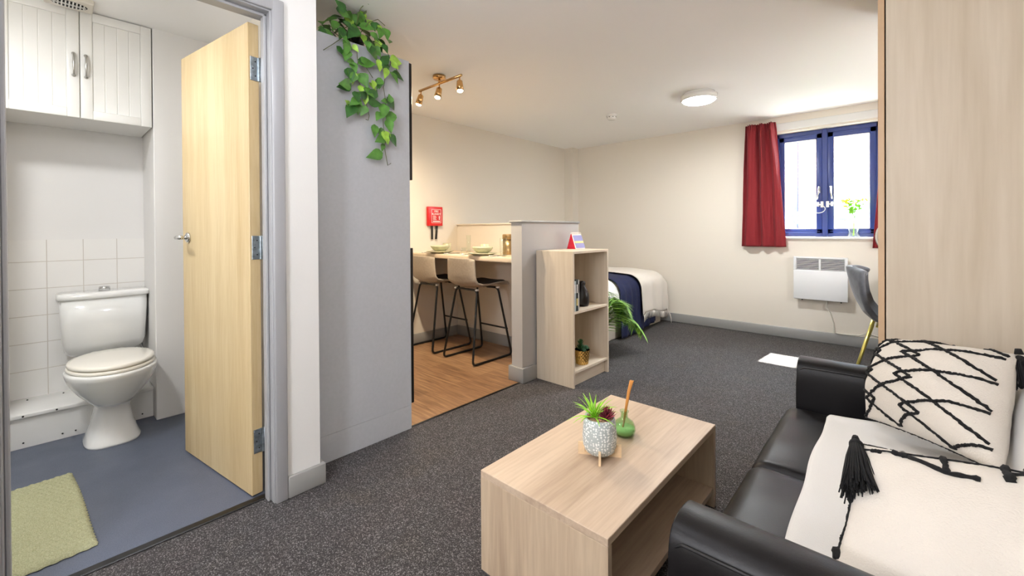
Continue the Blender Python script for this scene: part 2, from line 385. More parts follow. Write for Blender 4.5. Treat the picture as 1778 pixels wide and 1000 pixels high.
# skirting boards
def skirt(name, segs):
    b = mb('skirt')
    for s_ in segs: b.box(*s_, .006, 2)
    return struct(b, name)
skirt('baseboard_door_wall', [(-1.905, -1.888, .674, .832, 0, .092), (-1.905, -1.888, Y0, OY0-.055, 0, .092), (-2.04, -1.906, .812, .832, 0, .092)])
skirt('baseboard_back', [(XK, XR, YB-.017, YB, 0, .105)])
skirt('baseboard_left', [(XK, XK+.015, 1.4, 2.98, 0, .105), (XK, XK+.015, 3.09, YB-.14, 0, .105)])
skirt('baseboard_half_wall', [(XK, -2.15, 2.975, 2.992, 0, .105), (-2.172, -2.024, 2.326, 2.345, 0, .11), (-2.044, -2.024, 2.33, 2.485, 0, .11), (-2.172, -2.152, 2.33, 2.98, 0, .11)])
# half wall with cap
struct(mb('halfwall').box(-2.15, -2.045, 2.345, 3.09, 0, 1.175), 'wall_half_return')
struct(mb('wall').box(XK, -2.15, 2.99, 3.09, 0, 1.175), 'wall_half')
struct(mb('skirt').box(-2.162, -2.035, 2.333, 3.1, 1.175, 1.19, .005, 2), 'trim_half_wall_cap')
struct(mb('wall').box(XK, -2.15, 2.975, 3.1, 1.175, 1.19, .005, 2), 'trim_half_wall_ledge')
# door lining and architrave
b = mb('frame_grey')
for (ya, yb, sgn) in ((OY1, OY1+.03, 1), (OY0-.03, OY0, -1)):
    b.box(-1.975, -1.9, ya, yb, 0, OZ+.03, .003, 1)
    ys = ya if sgn > 0 else yb
    b.box(-1.972, -1.935, min(ys, ys-sgn*.012), max(ys, ys-sgn*.012), 0, OZ-.001, .003, 1)
b.box(-1.975, -1.9, OY0-.03, OY1+.03, OZ, OZ+.03, .003, 1).box(-1.972, -1.935, OY0, OY1, OZ-.012, OZ, .003, 1)
b.box(-2.03, -1.975, OY1+.006, OY1+.03, 0, OZ+.03).box(-2.03, -1.975, OY0-.03, OY0-.004, 0, OZ+.03).box(-2.03, -1.975, OY0-.03, OY1+.03, OZ+.006, OZ+.03)
b.box(-1.907, -1.888, OY1+.005, OY1+.052, 0, OZ+.055, .005, 2).box(-1.907, -1.888, OY0-.052, OY0-.005, 0, OZ+.055, .005, 2).box(-1.907, -1.8885, OY0-.052, OY1+.052, OZ+.005, OZ+.055, .005, 2)
struct(b, 'trim_door_frame')
# curtain board above the window and sill
struct(mb('wall_hall').box(-1.0, .1, YB-.018, YB, 2.125, 2.20, .004, 1), 'trim_curtain_board')
struct(mb('white_gloss').box(-1.0, -.1, YB-.03, 5.205, 1.012, 1.035, .006, 2), 'trim_window_sill')
# ------------------------------------------------------------------ door leaf
door = bpy.data.objects.new('door_1', None); COL.objects.link(door); door['kind'] = 'structure'
door.location = (-2.018, .617, .008)
door.rotation_euler = (0, 0, math.atan2(-.092, -.675)+R(1))     # local +x runs from hinge to lock edge
b = mb('oakdoor').box(0, .69, 0, .044, 0, 1.99, .002, 1); b.build('door_leaf', None, door)
b = mb('chrome'); b.lathe([(0, 0), (.026, 0), (.026, .006), (.02, .01), (0, .01)], n=24, mtx=Matrix.Translation((.622, .044, 1.085)) @ Matrix.Rotation(R(-90), 4, 'X'))
b.tube([(.622, .05, 1.085), (.622, .088, 1.085)], .009, 12).tube(tubepath([(.622, .07, 1.085), (.622, .098, 1.085), (.545, .100, 1.087)], .02), .0095, 12)
b.build('door_handle', None, door)
for z in (.225, 1.045, 1.80):
    b = mb('galv').box(-.0035, .0005, .004, .036, z-.05, z+.05, .001, 1).box(-.010, .0, -.008, .006, z-.05, z+.05, .001, 1)
    b.mat('dark')
    for dz in (-.03, 0, .03): b.sphere((-.004, .02+(.006 if dz == 0 else -.004), z+dz), .003, n=8)
    b.mat('galv'); b.tube([(-.008, -.007, z-.052), (-.008, -.007, z+.052)], .0055, 10); b.build('hinge', None, door)

# ------------------------------------------------------------------ window
win = bpy.data.objects.new('window_1', None); COL.objects.link(win); win['kind'] = 'structure'; win.location = (-.55, 5.24, 1.035)
# local coords: x from -.425 to .425, z 0 to 1.065
b = mb('blue'); x0, x1, z1 = -.43, .43, 1.07
b.box(x0, x0+.045, -.03, .05, 0, z1, .004, 1).box(x1-.045, x1, -.03, .05, 0, z1, .004, 1).box(x0, x1, -.03, .05, 0, .045, .004, 1).box(x0, x1, -.03, .05, z1-.05, z1, .004, 1).box(-.022, .022, -.045, .05, 0, z1, .004, 1)
b.build('window_frame', None, win)
for sx in (-1, 1):
    b = mb('blue'); a, c = (x0+.04, -.02) if sx < 0 else (.02, x1-.04)
    b.box(a, a+.05, -.038, .03, .032, z1-.04, .006, 2).box(c-.05, c, -.038, .03, .032, z1-.04, .006, 2).box(a, c, -.038, .03, .032, .078, .006, 2).box(a, c, -.038, .03, z1-.092, z1-.04, .006, 2)
    for zz in (.06,): b.box(a+.02, c-.02, -.043, -.036, .05, .056, .002, 1)
    sash = b.build('sash', None, win)
    mb('glass').box(a+.045, c-.045, -.006, -.002, .07, z1-.085).build('pane', None, sash)
    mb('white_gloss').box(a+.047, a+.053, -.034, -.008, .076, z1-.09).box(c-.053, c-.047, -.034, -.008, .076, z1-.09).box(a+.047, c-.047, -.034, -.008, .075, .081).box(a+.047, c-.047, -.034, -.008, z1-.097, z1-.091).build('glazing_bead', None, sash)
    b = mb('chrome').box(sx*.047-.010, sx*.047+.010, -.052, -.038, .43, .50, .004, 2)
    b.tube([(sx*.047, -.055, .485), (sx*.047, -.075, .48), (sx*.049, -.078, .44), (sx*.058, -.07, .37)], [.008, .008, .007, .006], 10)
    b.build('window_handle', None, sash)
    b = mb('white_gloss').box(sx*.022-.012, sx*.022+.012, -.062, -.045, .29, .35, .004, 2).box(sx*.055-.01, sx*.055+.01, -.052, -.036, .30, .345, .004, 2)
    b.tube([(sx*.055, -.06, .32), (sx*.03, -.064, .32)], .005, 8)
    if sx < 0: b.tube([(-.02+.055*cos(t)-.03, -.07, .275+.04*sin(t)) for t in [i*2*pi/20 for i in range(20)]], .0035, 8, closed=True)
    else: b.tube([(.055, -.062, .32), (.09, -.075, .322), (.13, -.07, .34)], .0035, 8)
    b.build('restrictor_catch', None, sash)

# ------------------------------------------------------------------ outside
b = mb('brick').box(-7, 7, 0, .3, 0, 5.2); bl = thing('brick_building', 'pale red brick building seen through the window, across the yard', 'building', (-.9, 11.5, -.2))
b.build('facade', None, bl)
for x, z in ((.0, 1.5), (-1.6, 1.5), (1.75, 1.6), (-3.4, 1.5), (.0, 3.4), (-1.6, 3.4), (1.75, 3.4), (-3.4, 3.4)):
    f = mb('navyext').box(x-.45, x+.45, -.05, .05, z, z+1.3, .01, 1).build('building_window', None, bl)
    mb('paper1').box(x-.38, x-.03, -.07, -.045, z+.08, z+1.22).box(x+.03, x+.38, -.07, -.045, z+.08, z+1.22).build('window_glass', None, f)
b = mb('navyext').tube([(-.85, -.1, 0.2), (-.85, -.1, 5.1)], .06, 12); b.build('downpipe', None, bl)
struct(mb('ground').box(-7, 7, YB+.36, 11.6, -.3, -.2), 'ground_yard')
bush = thing('garden_bush', 'bushy sunlit shrub outside behind the left window pane', 'bush', (-1.75, 8.0, -.2))
b = mb('leaf1'); rnd = random.Random(3)
for i in range(1500):
    u = Vector((rnd.gauss(0, 1), rnd.gauss(0, 1), rnd.gauss(0, 1))).normalized()*rnd.uniform(.55, 1.0)
    p = Vector((u.x*.9, u.y*.7, 1.05+u.z*.75)); d = Vector((rnd.gauss(0, 1), rnd.gauss(0, 1), rnd.gauss(0, 1))).normalized()*.07; e = d.orthogonal().normalized()*.03
    t = b.bm; vs = [t.verts.new(q) for q in (p, p+d*.5+e, p+d, p+d*.5-e)]; f = t.faces.new(vs); f.material_index = 0
b.build('foliage', None, bush)
mb('bark').tube([(0, 0, 0), (.02, 0, .5), (.1, .05, 1.1)], [.06, .045, .02], 8).tube([(.02, 0, .4), (-.3, .1, 1.0)], [.03, .012], 8).build('trunk', None, bush)
fe = thing('garden_railing', 'low pale railing outside below the brick building', 'railing', (-.6, 9.3, -.2))
for z in (.65, 1.0): mb('white_gloss').box(-3, 3, -.03, .03, z, z+.08, .01, 1).build('rail', None, fe)
for x in (-2.8, -1.4, 0, 1.4, 2.8): mb('white_gloss').box(x-.04, x+.04, -.02, .02, 0, 1.1, .01, 1).build('post', None, fe)

# ------------------------------------------------------------------ ceiling fittings
def bulkhead(loc, e, label, r=.145):
    t = thing('ceiling_lamp', label, 'lamp', loc)
    mb('white_gloss').lathe([(0, 0), (r*.86, 0), (r*.9, -.012), (r*.9, -.02), (r, -.022), (r, -.05), (r*.93, -.062), (r*.9, -.062), (r*.9, -.045), (0, -.045)], n=48).build('lamp_base', None, t)
    mb('diffuser').lathe([(r*.9, -.046), (r*.9, -.064), (r*.8, -.074), (r*.5, -.081), (0, -.084)], n=48).build('diffuser', None, t)
    return t
bulkhead((-1.26, 3.74, CZ), 0, 'round white flush ceiling lamp glowing, between kitchen and window')
light('lamp_light', 'AREA', (-1.26, 3.74, CZ-.09), LAMPS['main'], WARM, size=.24)
def fill_globe_ceiling(loc, e, label, r=.11):
    t = thing('added_ceiling_globe', label, 'lamp', loc)
    mb('white_gloss').lathe([(0, 0), (.06, 0), (.06, -.02), (.045, -.03), (0, -.03)], n=32).build('lamp_base', None, t)
    mb(glow(e)).sphere((0, 0, -.03-r), r, n=32).build('fill_globe', None, t)
fill_globe_ceiling((-.95, .45, CZ), LAMPS['near'], 'added white globe fill lamp, out of view above the near end of the coffee table')  # out-of-frame globe added to brighten the near part of the room
fill_globe_ceiling((-.75, -1.1, CZ), LAMPS['back'], 'added white globe fill lamp, unseen on the ceiling at the entrance end of the room')  # added behind the camera to lift the overall brightness
bulkhead((-2.35, -.38, 2.33), 0, 'added round white flush ceiling lamp, out of view, brightening the bathroom')  # invented fitting above the view, with its light, added to brighten the bathroom
light('lamp_light', 'AREA', (-2.35, -.38, 2.24), LAMPS['bath'], (.92, .96, 1), size=.26)
sd = thing('smoke_detector', 'small round white smoke detector on the ceiling', 'smoke detector', (-2.14, 3.84, CZ))
mb('white_gloss').lathe([(0, 0), (.055, 0), (.055, -.012), (.045, -.016), (0, -.016)], n=32).build('base_plate', None, sd)
b = mb('white_gloss').lathe([(.042, -.016), (.046, -.02), (.046, -.032), (.034, -.048), (0, -.05)], n=32); b.mat('dark')
for i in range(8): b.box(-.006, .006, .0445, .0475, -.03, -.024, mtx=Matrix.Rotation(i*pi/4, 4, 'Z'))
b.build('sensor_cap', None, sd)
def fill_globe_lamp(name, loc, h, r, label, e, base=.14):
    t = thing(name, label, 'lamp', loc)
    mb('blackmetal').lathe([(0, .001), (base, .001), (base, .018), (base*.3, .026), (0, .026)], n=40).build('base', None, t)
    mb('blackmetal').tube([(0, 0, .02), (0, 0, h-r*.9)], .009, 12).build('pole', None, t)
    mb(glow(e)).sphere((0, 0, h), r, n=32).build('fill_globe', None, t)
fill_globe_lamp('added_floor_lamp', (-.62, -1.05, 0), 1.35, .14, 'added globe fill lamp on a pole, unseen at the entrance end of the room', LAMPS['floor'])  # made up as flat frontal fill from behind the camera
fill_globe_lamp('added_desk_lamp', (.34, 3.75, .736), .40, .10, 'added globe fill lamp on the desk, hidden behind the wardrobe', LAMPS['desk'], .09)  # added out of sight to light the window end and ceiling
# spotlight bar in the kitchen
sp = thing('spotlight_bar', 'brass ceiling bar with three lit spotlights in the kitchen', 'spotlight', (-2.53, 1.98, CZ))
mb('brass').lathe([(0, 0), (.048, 0), (.048, -.02), (.042, -.026), (0, -.026)], n=32).tube([(0, 0, -.02), (0, 0, -.055)], .008, 10).build('ceiling_rose', None, sp)
mb('brass').tube([(-.25, 0, -.057), (.25, 0, -.057)], .0095, 12).build('bar', None, sp)
for x, d in ((-.23, (-.35, -.1, -1)), (0, (0, -.25, -1)), (.23, (.12, -.05, -1))):
    dv = Vector(d).normalized(); p0 = Vector((x, 0, -.06)); p1 = p0+Vector((0, 0, -.035)); p2 = p1+dv*.068
    h = mb('brass').tube([p0, p1], .005, 8).tube([p1-dv*.008, p1, p1+dv*.03, p2], [.010, .020, .023, .026], 20).build('spot_head', None, sp)
    mb('bulb').tube([p2+dv*.0005, p2+dv*.008, p2+dv*.013], [.020, .019, .010], 16).build('bulb', None, h)
    q = Vector((-2.53, 1.98, CZ))+p2+dv*.03
    l = light('spot_light', 'SPOT', q, LAMPS['spot']*3, (1, .83, .6)); l.data.spot_size = R(150); l.data.spot_blend = .9; l.data.shadow_soft_size = .02
    l.rotation_euler = (-dv).to_track_quat('Z', 'Y').to_euler()

# ------------------------------------------------------------------ bathroom things
vt = thing('extractor_vent', 'cream ceiling vent cover with oval slotted grille above the bathroom cupboard', 'vent', (-3.17, .09, 2.33))
mb('cream').box(-.07, .07, -.09, .09, -.028, 0, .008, 3).build('housing', None, vt)
b = mb('dark'); g = mb('white_gloss')
b.lathe([(0, -.0285), (.05, -.0285), (.05, -.0278), (0, -.0278)], n=32, sx=.9, sy=1.35).build('opening', None, vt)
for i in range(-4, 5): hw = .043*math.sqrt(max(.05, 1-(i/5)**2)); g.box(-hw, hw, i*.0135-.0028, i*.0135+.0028, -.032, -.028)
g.box(-.003, .003, -.062, .062, -.032, -.028).build('grille', None, vt)
cab = thing('bathroom_cupboard', 'white two door wall cupboard above the toilet', 'cupboard', (-3.68, -.17, 1.743))
mb('white_gloss').box(.004, .388, .004, .598, .0, .583, .002, 1).build('cabinet_body', None, cab)
for k, (ya, yb) in enumerate(((.002, .2985), (.3015, .598))):
    b = mb('white_gloss'); z0, z1 = -.002, .582
    b.box(.392, .402, ya+.04, yb-.04, z0+.04, z1-.04)
    s_ = .048
    b.box(.392, .410, ya, ya+s_, z0, z1, .003, 2).box(.392, .410, yb-s_, yb, z0, z1, .003, 2).box(.392, .410, ya+s_, yb-s_, z0, z0+s_, .003, 2).box(.392, .410, ya+s_, yb-s_, z1-s_, z1, .003, 2)
    w_ = (yb-ya-2*s_)/4
    for i in range(4): b.box(.398, .4045, ya+s_+i*w_+.0012, ya+s_+(i+1)*w_-.0012, z0+s_, z1-s_, .002, 1)
    d = b.build('cupboard_door', None, cab)
    yh = (yb-.022) if k == 0 else (ya+.022)
    h = mb('steel').tube([(.410, yh, .222), (.428, yh, .228), (.436, yh, .26), (.438, yh, .28), (.436, yh, .30), (.428, yh, .332), (.410, yh, .338)], [.006, .0045, .005, .0055, .005, .0045, .006], 10)
    h.sphere((.412, yh, .222), .0085, sx=.6, n=10).sphere((.412, yh, .338), .0085, sx=.6, n=10); h.build('handle', None, d)
# toilet: local +x points into the room
wc = thing('toilet', 'white ceramic toilet with cream seat and lid down', 'toilet', (-3.665, .235, 0))
def egg(cx, a, bb, z, n=40, back=None, sq=2.0, cy=0):
    out = []
    for i in range(n):
        t = 2*pi*i/n; c_, s_ = cos(t), sin(t)
        x = abs(c_)**(2/sq)*math.copysign(a, c_); y = abs(s_)**(2/sq)*math.copysign(bb, s_)
        if back is not None and c_ < 0: x = -abs(c_)**(2/(sq+.6))*back
        out.append(Vector((cx+x, cy+y, z)))
    return out
bowl = [egg(.56, .085, .078, .22), egg(.55, .12, .10, .245), egg(.535, .165, .14, .29), egg(.525, .205, .168, .335), egg(.52, .235, .182, .375), egg(.52, .243, .186, .395), egg(.52, .24, .183, .407), egg(.52, .20, .15, .408), egg(.52, .17, .12, .36)]
for l in bowl[2:7]:
    for v in l:
        if v.x < .5: v.x = .5-(.5-v.x)*1.05
mb('ceramic').loft(bowl).box(.20, .36, -.10, .10, .30, .402, .02, 3).build('bowl', None, wc)
ped = [egg(.46, .135+.03, .115, 0, sq=3), egg(.46, .165, .115, .012, sq=3), egg(.455, .155, .105, .03, sq=2.8), egg(.455, .135, .085, .10, sq=2.6), egg(.46, .125, .072, .18, sq=2.4), egg(.48, .13, .078, .225), egg(.50, .15, .10, .26)]
mb('ceramic').loft(ped).build('pedestal', None, wc)
cis = []
for z, hw, dp in ((.385, .12, .07), (.40, .155, .10), (.43, .172, .15), (.47, .181, .172), (.60, .188, .18), (.735, .193, .185)):
    cis.append([Vector((.012+(dp if False else 0)+x*dp, y*hw, z)) for x, y in [(0, -1), (.75, -1), (.93, -.94), (1, -.8), (1.06, -.4), (1.08, 0), (1.06, .4), (1, .8), (.93, .94), (.75, 1), (0, 1)]])
mb('ceramic').loft(cis).build('cistern', None, wc)
lid = []
for z, hw, dp in ((.736, .199, .19), (.741, .203, .196), (.758, .203, .196), (.768, .198, .190), (.772, .18, .17)):
    lid.append([Vector((.010+x*dp, y*hw, z)) for x, y in [(0, -1), (.75, -1), (.93, -.95), (1, -.8), (1.06, -.4), (1.08, 0), (1.06, .4), (1, .8), (.93, .95), (.75, 1), (0, 1)]])
mb('ceramic').loft(lid).build('cistern_lid', None, wc)
mb('chrome').lathe([(0, .77), (.026, .77), (.026, .79), (.023, .796), (0, .797)], c=(.10, .0, 0), n=24).build('flush_button', None, wc)
sz = [egg(.515, .236*k, .178*k, z) for k, z in ((.98, .409), (1.0, .413), (1.0, .420), (.985, .425), (.8, .425))]
mb('seatplastic').loft(sz).build('toilet_seat', None, wc)
sz = [egg(.512, .234*k, .174*k, z) for k, z in ((.97, .428), (1.0, .432), (1.0, .440), (.985, .446), (.9, .449), (.5, .452), (.02, .4525))]
mb('seatplastic').loft(sz).box(.25, .30, -.07, -.04, .405, .44, .006, 2).box(.25, .30, .04, .07, .405, .44, .006, 2).build('seat_lid', None, wc)
mb('chrome').tube([(.03, .17, .66), (.03, .187, .66), (.03, .19, .70)], .006, 8).build('overflow_pipe', None, wc)
mb('chrome').tube([(.05, .165, .44), (.05, .19, .30), (.05, .19, .19)], .007, 8).build('water_pipe', None, wc)
# bath mat
bm_ = thing('bath_mat', 'sage green knitted bath mat on the bathroom floor', 'mat', (-2.46, -.135, .0055), R(4))
def matz(u, v):
    x = (u-.5)*.72; y = (v-.5)*.46
    row = 18; cl = 34
    fx, fy = v*24, u*30
    ph = (int(fy) % 2)*.5
    h = abs(sin(pi*fy))*.5+.5*abs(sin(pi*(fx+ph+.35*sin(2*pi*fy))))
    e = min(u, 1-u)*.72; e2 = min(v, 1-v)*.46; edge = min(1, min(e, e2)/.012)
    wob = .003*sin(fy*pi*2)*(1 if v > .97 or v < .03 else 0); wob2 = .003*sin(fx*pi)*(1 if u > .97 or u < .03 else 0)
    return Vector((x+wob2, y+wob+.004*sin(u*5), (.004+.009*h)*edge**.5+.0015*fbm(x*9, y*9)))
mb('mat').grid(matz, 240, 150).build('mat_pile', None, bm_)
mb('mat').box(-.355, .355, -.226, .226, -.003, .002, .002, 1).build('mat_base', None, bm_)

# ------------------------------------------------------------------ kitchen
ku = thing('tall_kitchen_unit', 'tall kitchen unit with grey side panel and black doors', 'cabinet', (0, 0, 0))
mb('panel').box(-2.063, -2.045, .835, 1.387, .134, 2.075, .001, 1).build('side_panel', None, ku)
mb('panel').box(-2.063, -2.0455, .836, 1.387, 0.001, .1335, .001, 1).build('plinth_panel', None, ku)
mb('panel').box(-2.66, -2.063, .836, .85, .0, 2.06).box(-2.66, -2.645, .85, 1.386, .0, 2.06).box(-2.645, -2.063, .85, 1.386, .12, .135).box(-2.645, -2.063, .85, 1.386, 1.02, 1.035).box(-2.645, -2.063, .85, 1.386, 1.395, 1.41).box(-2.645, -2.063, .85, 1.386, 2.045, 2.06).build('carcass', None, ku)
mb('black').box(-2.655, -2.052, 1.388, 1.41, .14, 1.022, .002, 1).build('fridge_door', None, ku)
mb('black').box(-2.655, -2.052, 1.388, 1.41, 1.408, 2.07, .002, 1).build('upper_door', None, ku)
bu = thing('worktop_unit', 'low kitchen base unit behind the tall grey panel', 'cabinet', (0, 0, 0))
mb('panel').box(-3.525, -2.67, .85, 1.38, .001, .87, .002, 1).build('cabinet_body', None, bu)
mb('black').box(-3.52, -3.1, 1.381, 1.40, .14, .86, .002, 1).build('door', None, bu)
mb('black').box(-3.095, -2.675, 1.381, 1.40, .14, .86, .002, 1).build('door', None, bu)
mb('counter').box(-3.528, -2.67, .84, 1.41, .871, .908, .002, 1).build('worktop', None, bu)
# breakfast bar
tag(mb('counter').box(XK+.002, -2.152, 2.40, 2.974, .868, .906, .004, 2).build('breakfast_bar'), 'pale oak breakfast bar fixed against the half wall', 'counter')
# stools
def make_stool():
    t = thing('bar_stool', 'taupe bar stool nearest the half wall, black wire legs', 'stool', (-2.77, 2.575, .001), 0, None)
    # shell: profile along y (back at -y), width along x
    prof = [(-.235, .885), (-.232, .86), (-.222, .80), (-.21, .73), (-.195, .675), (-.165, .645), (-.11, .632), (-.03, .628), (.08, .634), (.16, .642), (.20, .640), (.215, .628)]
    def shell(u, v):
        f = u*(len(prof)-1); i = min(int(f), len(prof)-2); a = f-i
        y = prof[i][0]*(1-a)+prof[i+1][0]*a; z = prof[i][1]*(1-a)+prof[i+1][1]*a
        w_ = .183 if u > .4 else .183-.012*(1-u/.4)
        s_ = v*2-1; x = w_*s_; c_ = abs(s_)**2.6
        upr = max(0, 1-u/.45); flat = 1-upr
        if u < .06: z -= .012*abs(s_)**6
        z += .030*c_*flat*(1-max(0, (u-.75)/.25)*.7); y += .05*c_*upr+.03*c_*flat*max(0, .6-u)
        return Vector((x, y, z))
    mb('stoolshell').grid(shell, 44, 22).build('seat_shell', None, t, solid=.012, off=0)
    def pad(u, v):
        uu = .42+u*.54; p = shell(uu, .1+v*.8); e = min(u, 1-u, v, 1-v); p.z += .008+.014*min(1, e/.1)**.5; return p
    mb('pad').grid(pad, 20, 14).build('seat_pad', None, t, solid=.008, off=-1)
    for s_ in (-1, 1):
        xs, xt = s_*.19, s_*.135
        b = mb('blackmetal').tube(tubepath([(s_*.02, .10, .612), (xt, .12, .612), (xs, .235, .009), (xs, -.235, .009), (xt, -.13, .612), (s_*.02, -.13, .612)], .04), .0095, 10); b.build('leg_loop', None, t)
    mb('blackmetal').tube([(-.173, .199, .24), (.173, .199, .24)], .0075, 10).build('footrest', None, t)
    for ya in (-.14, .11): mb('blackmetal').box(-.14, .14, ya, ya+.02, .604, .62, .004, 1).build('seat_bracket', None, t)
    for xa, ya in ((-.146, -.145), (.122, -.145), (.122, .105)): mb('white_gloss').box(xa, xa+.024, ya, ya+.027, .606, .622, .003, 1).build('leg_clip', None, t)
    return t
st = make_stool()
s2 = dup(st); s2.location = (-3.31, 2.575, .001); s2['label'] = 'taupe bar stool behind the tall grey panel, black wire legs'
for s_ in (st, s2): s_['group'] = 'stools at the breakfast bar'
# tableware
def plate(loc, label):
    t = thing('plate_stack', label, 'plate', loc, 0, 'plates on the breakfast bar'); return t
BZ = .907
for k, (x, y, nm) in enumerate(((-3.20, 2.50, 'left'), (-2.62, 2.50, 'right'))):
    side = 'left' if k == 0 else 'right'
    o = mb('green_ceramic').lathe([(0, 0), (.08, 0), (.085, .004), (.125, .018), (.130, .020), (.128, .023), (.085, .010), (0, .008)], n=48).build('dinner_plate'); o.location = (x, y, BZ)
    tag(o, 'sage green dinner plate, %s place on the breakfast bar' % side, 'plate', 'dinner plates')
    o = mb('green_ceramic').lathe([(0, 0), (.06, 0), (.064, .003), (.098, .010), (.100, .013), (.064, .008), (0, .006)], n=48).build('side_plate'); o.location = (x, y, BZ+.0095)
    tag(o, 'small sage green plate under the bowl, %s place setting' % side, 'plate', 'side plates')
    o = mb('green_ceramic').lathe([(0, 0), (.038, 0), (.042, .003), (.07, .02), (.088, .045), (.090, .054), (.087, .055), (.082, .044), (.06, .018), (0, .009)], n=48).build('bowl'); o.location = (x, y, BZ+.017)
    tag(o, 'sage green bowl stacked on plates, %s place setting' % side, 'bowl', 'bowls')
    mg = thing('mug', 'pale sage mug behind the %s bowl on the breakfast bar' % side, 'mug', (x-.17 if k == 0 else x-.20, y+.22, BZ), 0, 'mugs')
    mb('green_ceramic').lathe([(0, 0), (.036, 0), (.040, .004), (.041, .085), (.0385, .086), (.037, .008), (0, .007)], n=32).build('cup', None, mg)
    mb('green_ceramic').tube([(-.039, 0, .07), (-.060, 0, .068), (-.066, 0, .045), (-.058, 0, .024), (-.039, 0, .02)], .0045, 8).build('handle', None, mg)
    for j, (dx, nm2) in enumerate(((.165, 'knife'), (.19, 'spoon'), (-.165, 'fork'))):
        b = mb('steel').tube([(0, -.09, .004), (0, .03, .004)], [.005, .003], 8)
        if nm2 == 'knife': b.box(-.008, .006, .03, .11, .002, .0045, .001, 1)
        elif nm2 == 'spoon': b.sphere((0, .06, .005), .018, sx=.9, sy=1.4, sz=.2, n=12)
        else: b.box(-.009, .009, .03, .055, .003, .005).box(-.009, -.006, .055, .09, .003, .005).box(-.0015, .0015, .055, .09, .003, .005).box(.006, .009, .055, .09, .003, .005)
        o = b.build(nm2); o.location = (x+dx, y, BZ+.001)
        where = {'knife': 'just right of', 'spoon': 'outer right of', 'fork': 'left of'}[nm2]
        tag(o, 'steel %s lying %s the %s plates on the bar' % (nm2, where, side), nm2)
for x, y, hh, r, lb in ((-2.86, 2.50, .06, .028, 'short clear glass between the two place settings'), (-3.07, 2.74, .165, .022, 'tall clear glass between the place settings, towards the wall'), (-2.36, 2.48, .15, .03, 'clear stemmed glass beside the half wall')):
    o = mb('glass').lathe([(0, 0), (r*.9, 0), (r, hh), (r-.002, hh), (r*.9-.002, .006), (0, .006)], n=32).build('drinking_glass'); o.location = (x, y, BZ+.001); tag(o, lb, 'glass')
jr = thing('storage_jar', 'bronze lidded storage jar at the right end of the bar', 'jar', (-2.53, 2.73, BZ+.001))
b = mb('bronze')
b.lathe([(0, 0), (.052, 0), (.054, .006), (.054, .13), (0, .13)], n=32).build('jar_body', None, jr)
mb('bronze').lathe([(0, .131), (.057, .131), (.057, .172), (.052, .177), (0, .177)], n=32).build('lid', None, jr)
# fire blanket
fb = thing('fire_blanket_box', 'red fire blanket box with black pull tapes on the kitchen wall', 'fire blanket', (XK, 2.585, 1.168))
mb('firered').box(0, .032, 0, .185, 0, .195, .006, 2).build('case', None, fb)
b = mb('print_white').box(.0322, .0335, .042, .162, .165, .168).box(.0322, .0335, .042, .162, .03, .033).box(.0322, .0335, .042, .045, .03, .168).box(.0322, .0335, .159, .162, .03, .168)
for i, z in enumerate((.098, .086, .074, .062)): b.box(.0322, .0335, .06, .06+.035+.008*(i % 2), z, z+.004)
b.box(.0322, .0335, .135, .143, .062, .102).box(.0322, .0335, .130, .149, .088, .092).box(.0322, .0335, .058, .148, .042, .051)
lab = b.build('printed_label', None, fb)
def text(s_, size, mtx, name, mat, parent, ext=.0006):
    c = bpy.data.curves.new(name, 'FONT'); c.body = s_; c.size = size; c.align_x = 'CENTER'; c.extrude = ext; c.resolution_u = 3
    o = bpy.data.objects.new(name, c); COL.objects.link(o); bpy.context.view_layer.update()
    me = bpy.data.meshes.new_from_object(o.evaluated_get(bpy.context.evaluated_depsgraph_get())); me.name = name
    bpy.data.objects.remove(o); me.materials.clear(); me.materials.append(M[mat])
    me.transform(mtx); q = bpy.data.objects.new(name, me); COL.objects.link(q); q.parent = parent; return q
facex = Matrix(((0, 0, 1, 0), (1, 0, 0, 0), (0, 1, 0, 0), (0, 0, 0, 1)))     # text plane facing +x
text('FIRE', .030, Matrix.Translation((.0335, .102, .137)) @ facex, 'lettering', 'print_white', lab)
text('BLANKET', .026, Matrix.Translation((.0335, .102, .112)) @ facex, 'lettering', 'print_white', lab)
for y, dy in ((.062, .0), (.125, -.014)):
    b = mb('black')
    b.loft([[Vector((.012+a*.003, y+c*.011+dy*k, z)) for a, c in ((-1, -1), (1, -1), (1, 1), (-1, 1))] for k, z in ((0, .004), (.5, -.06), (1, -.135))], smooth=False).build('pull_tape', None, fb)

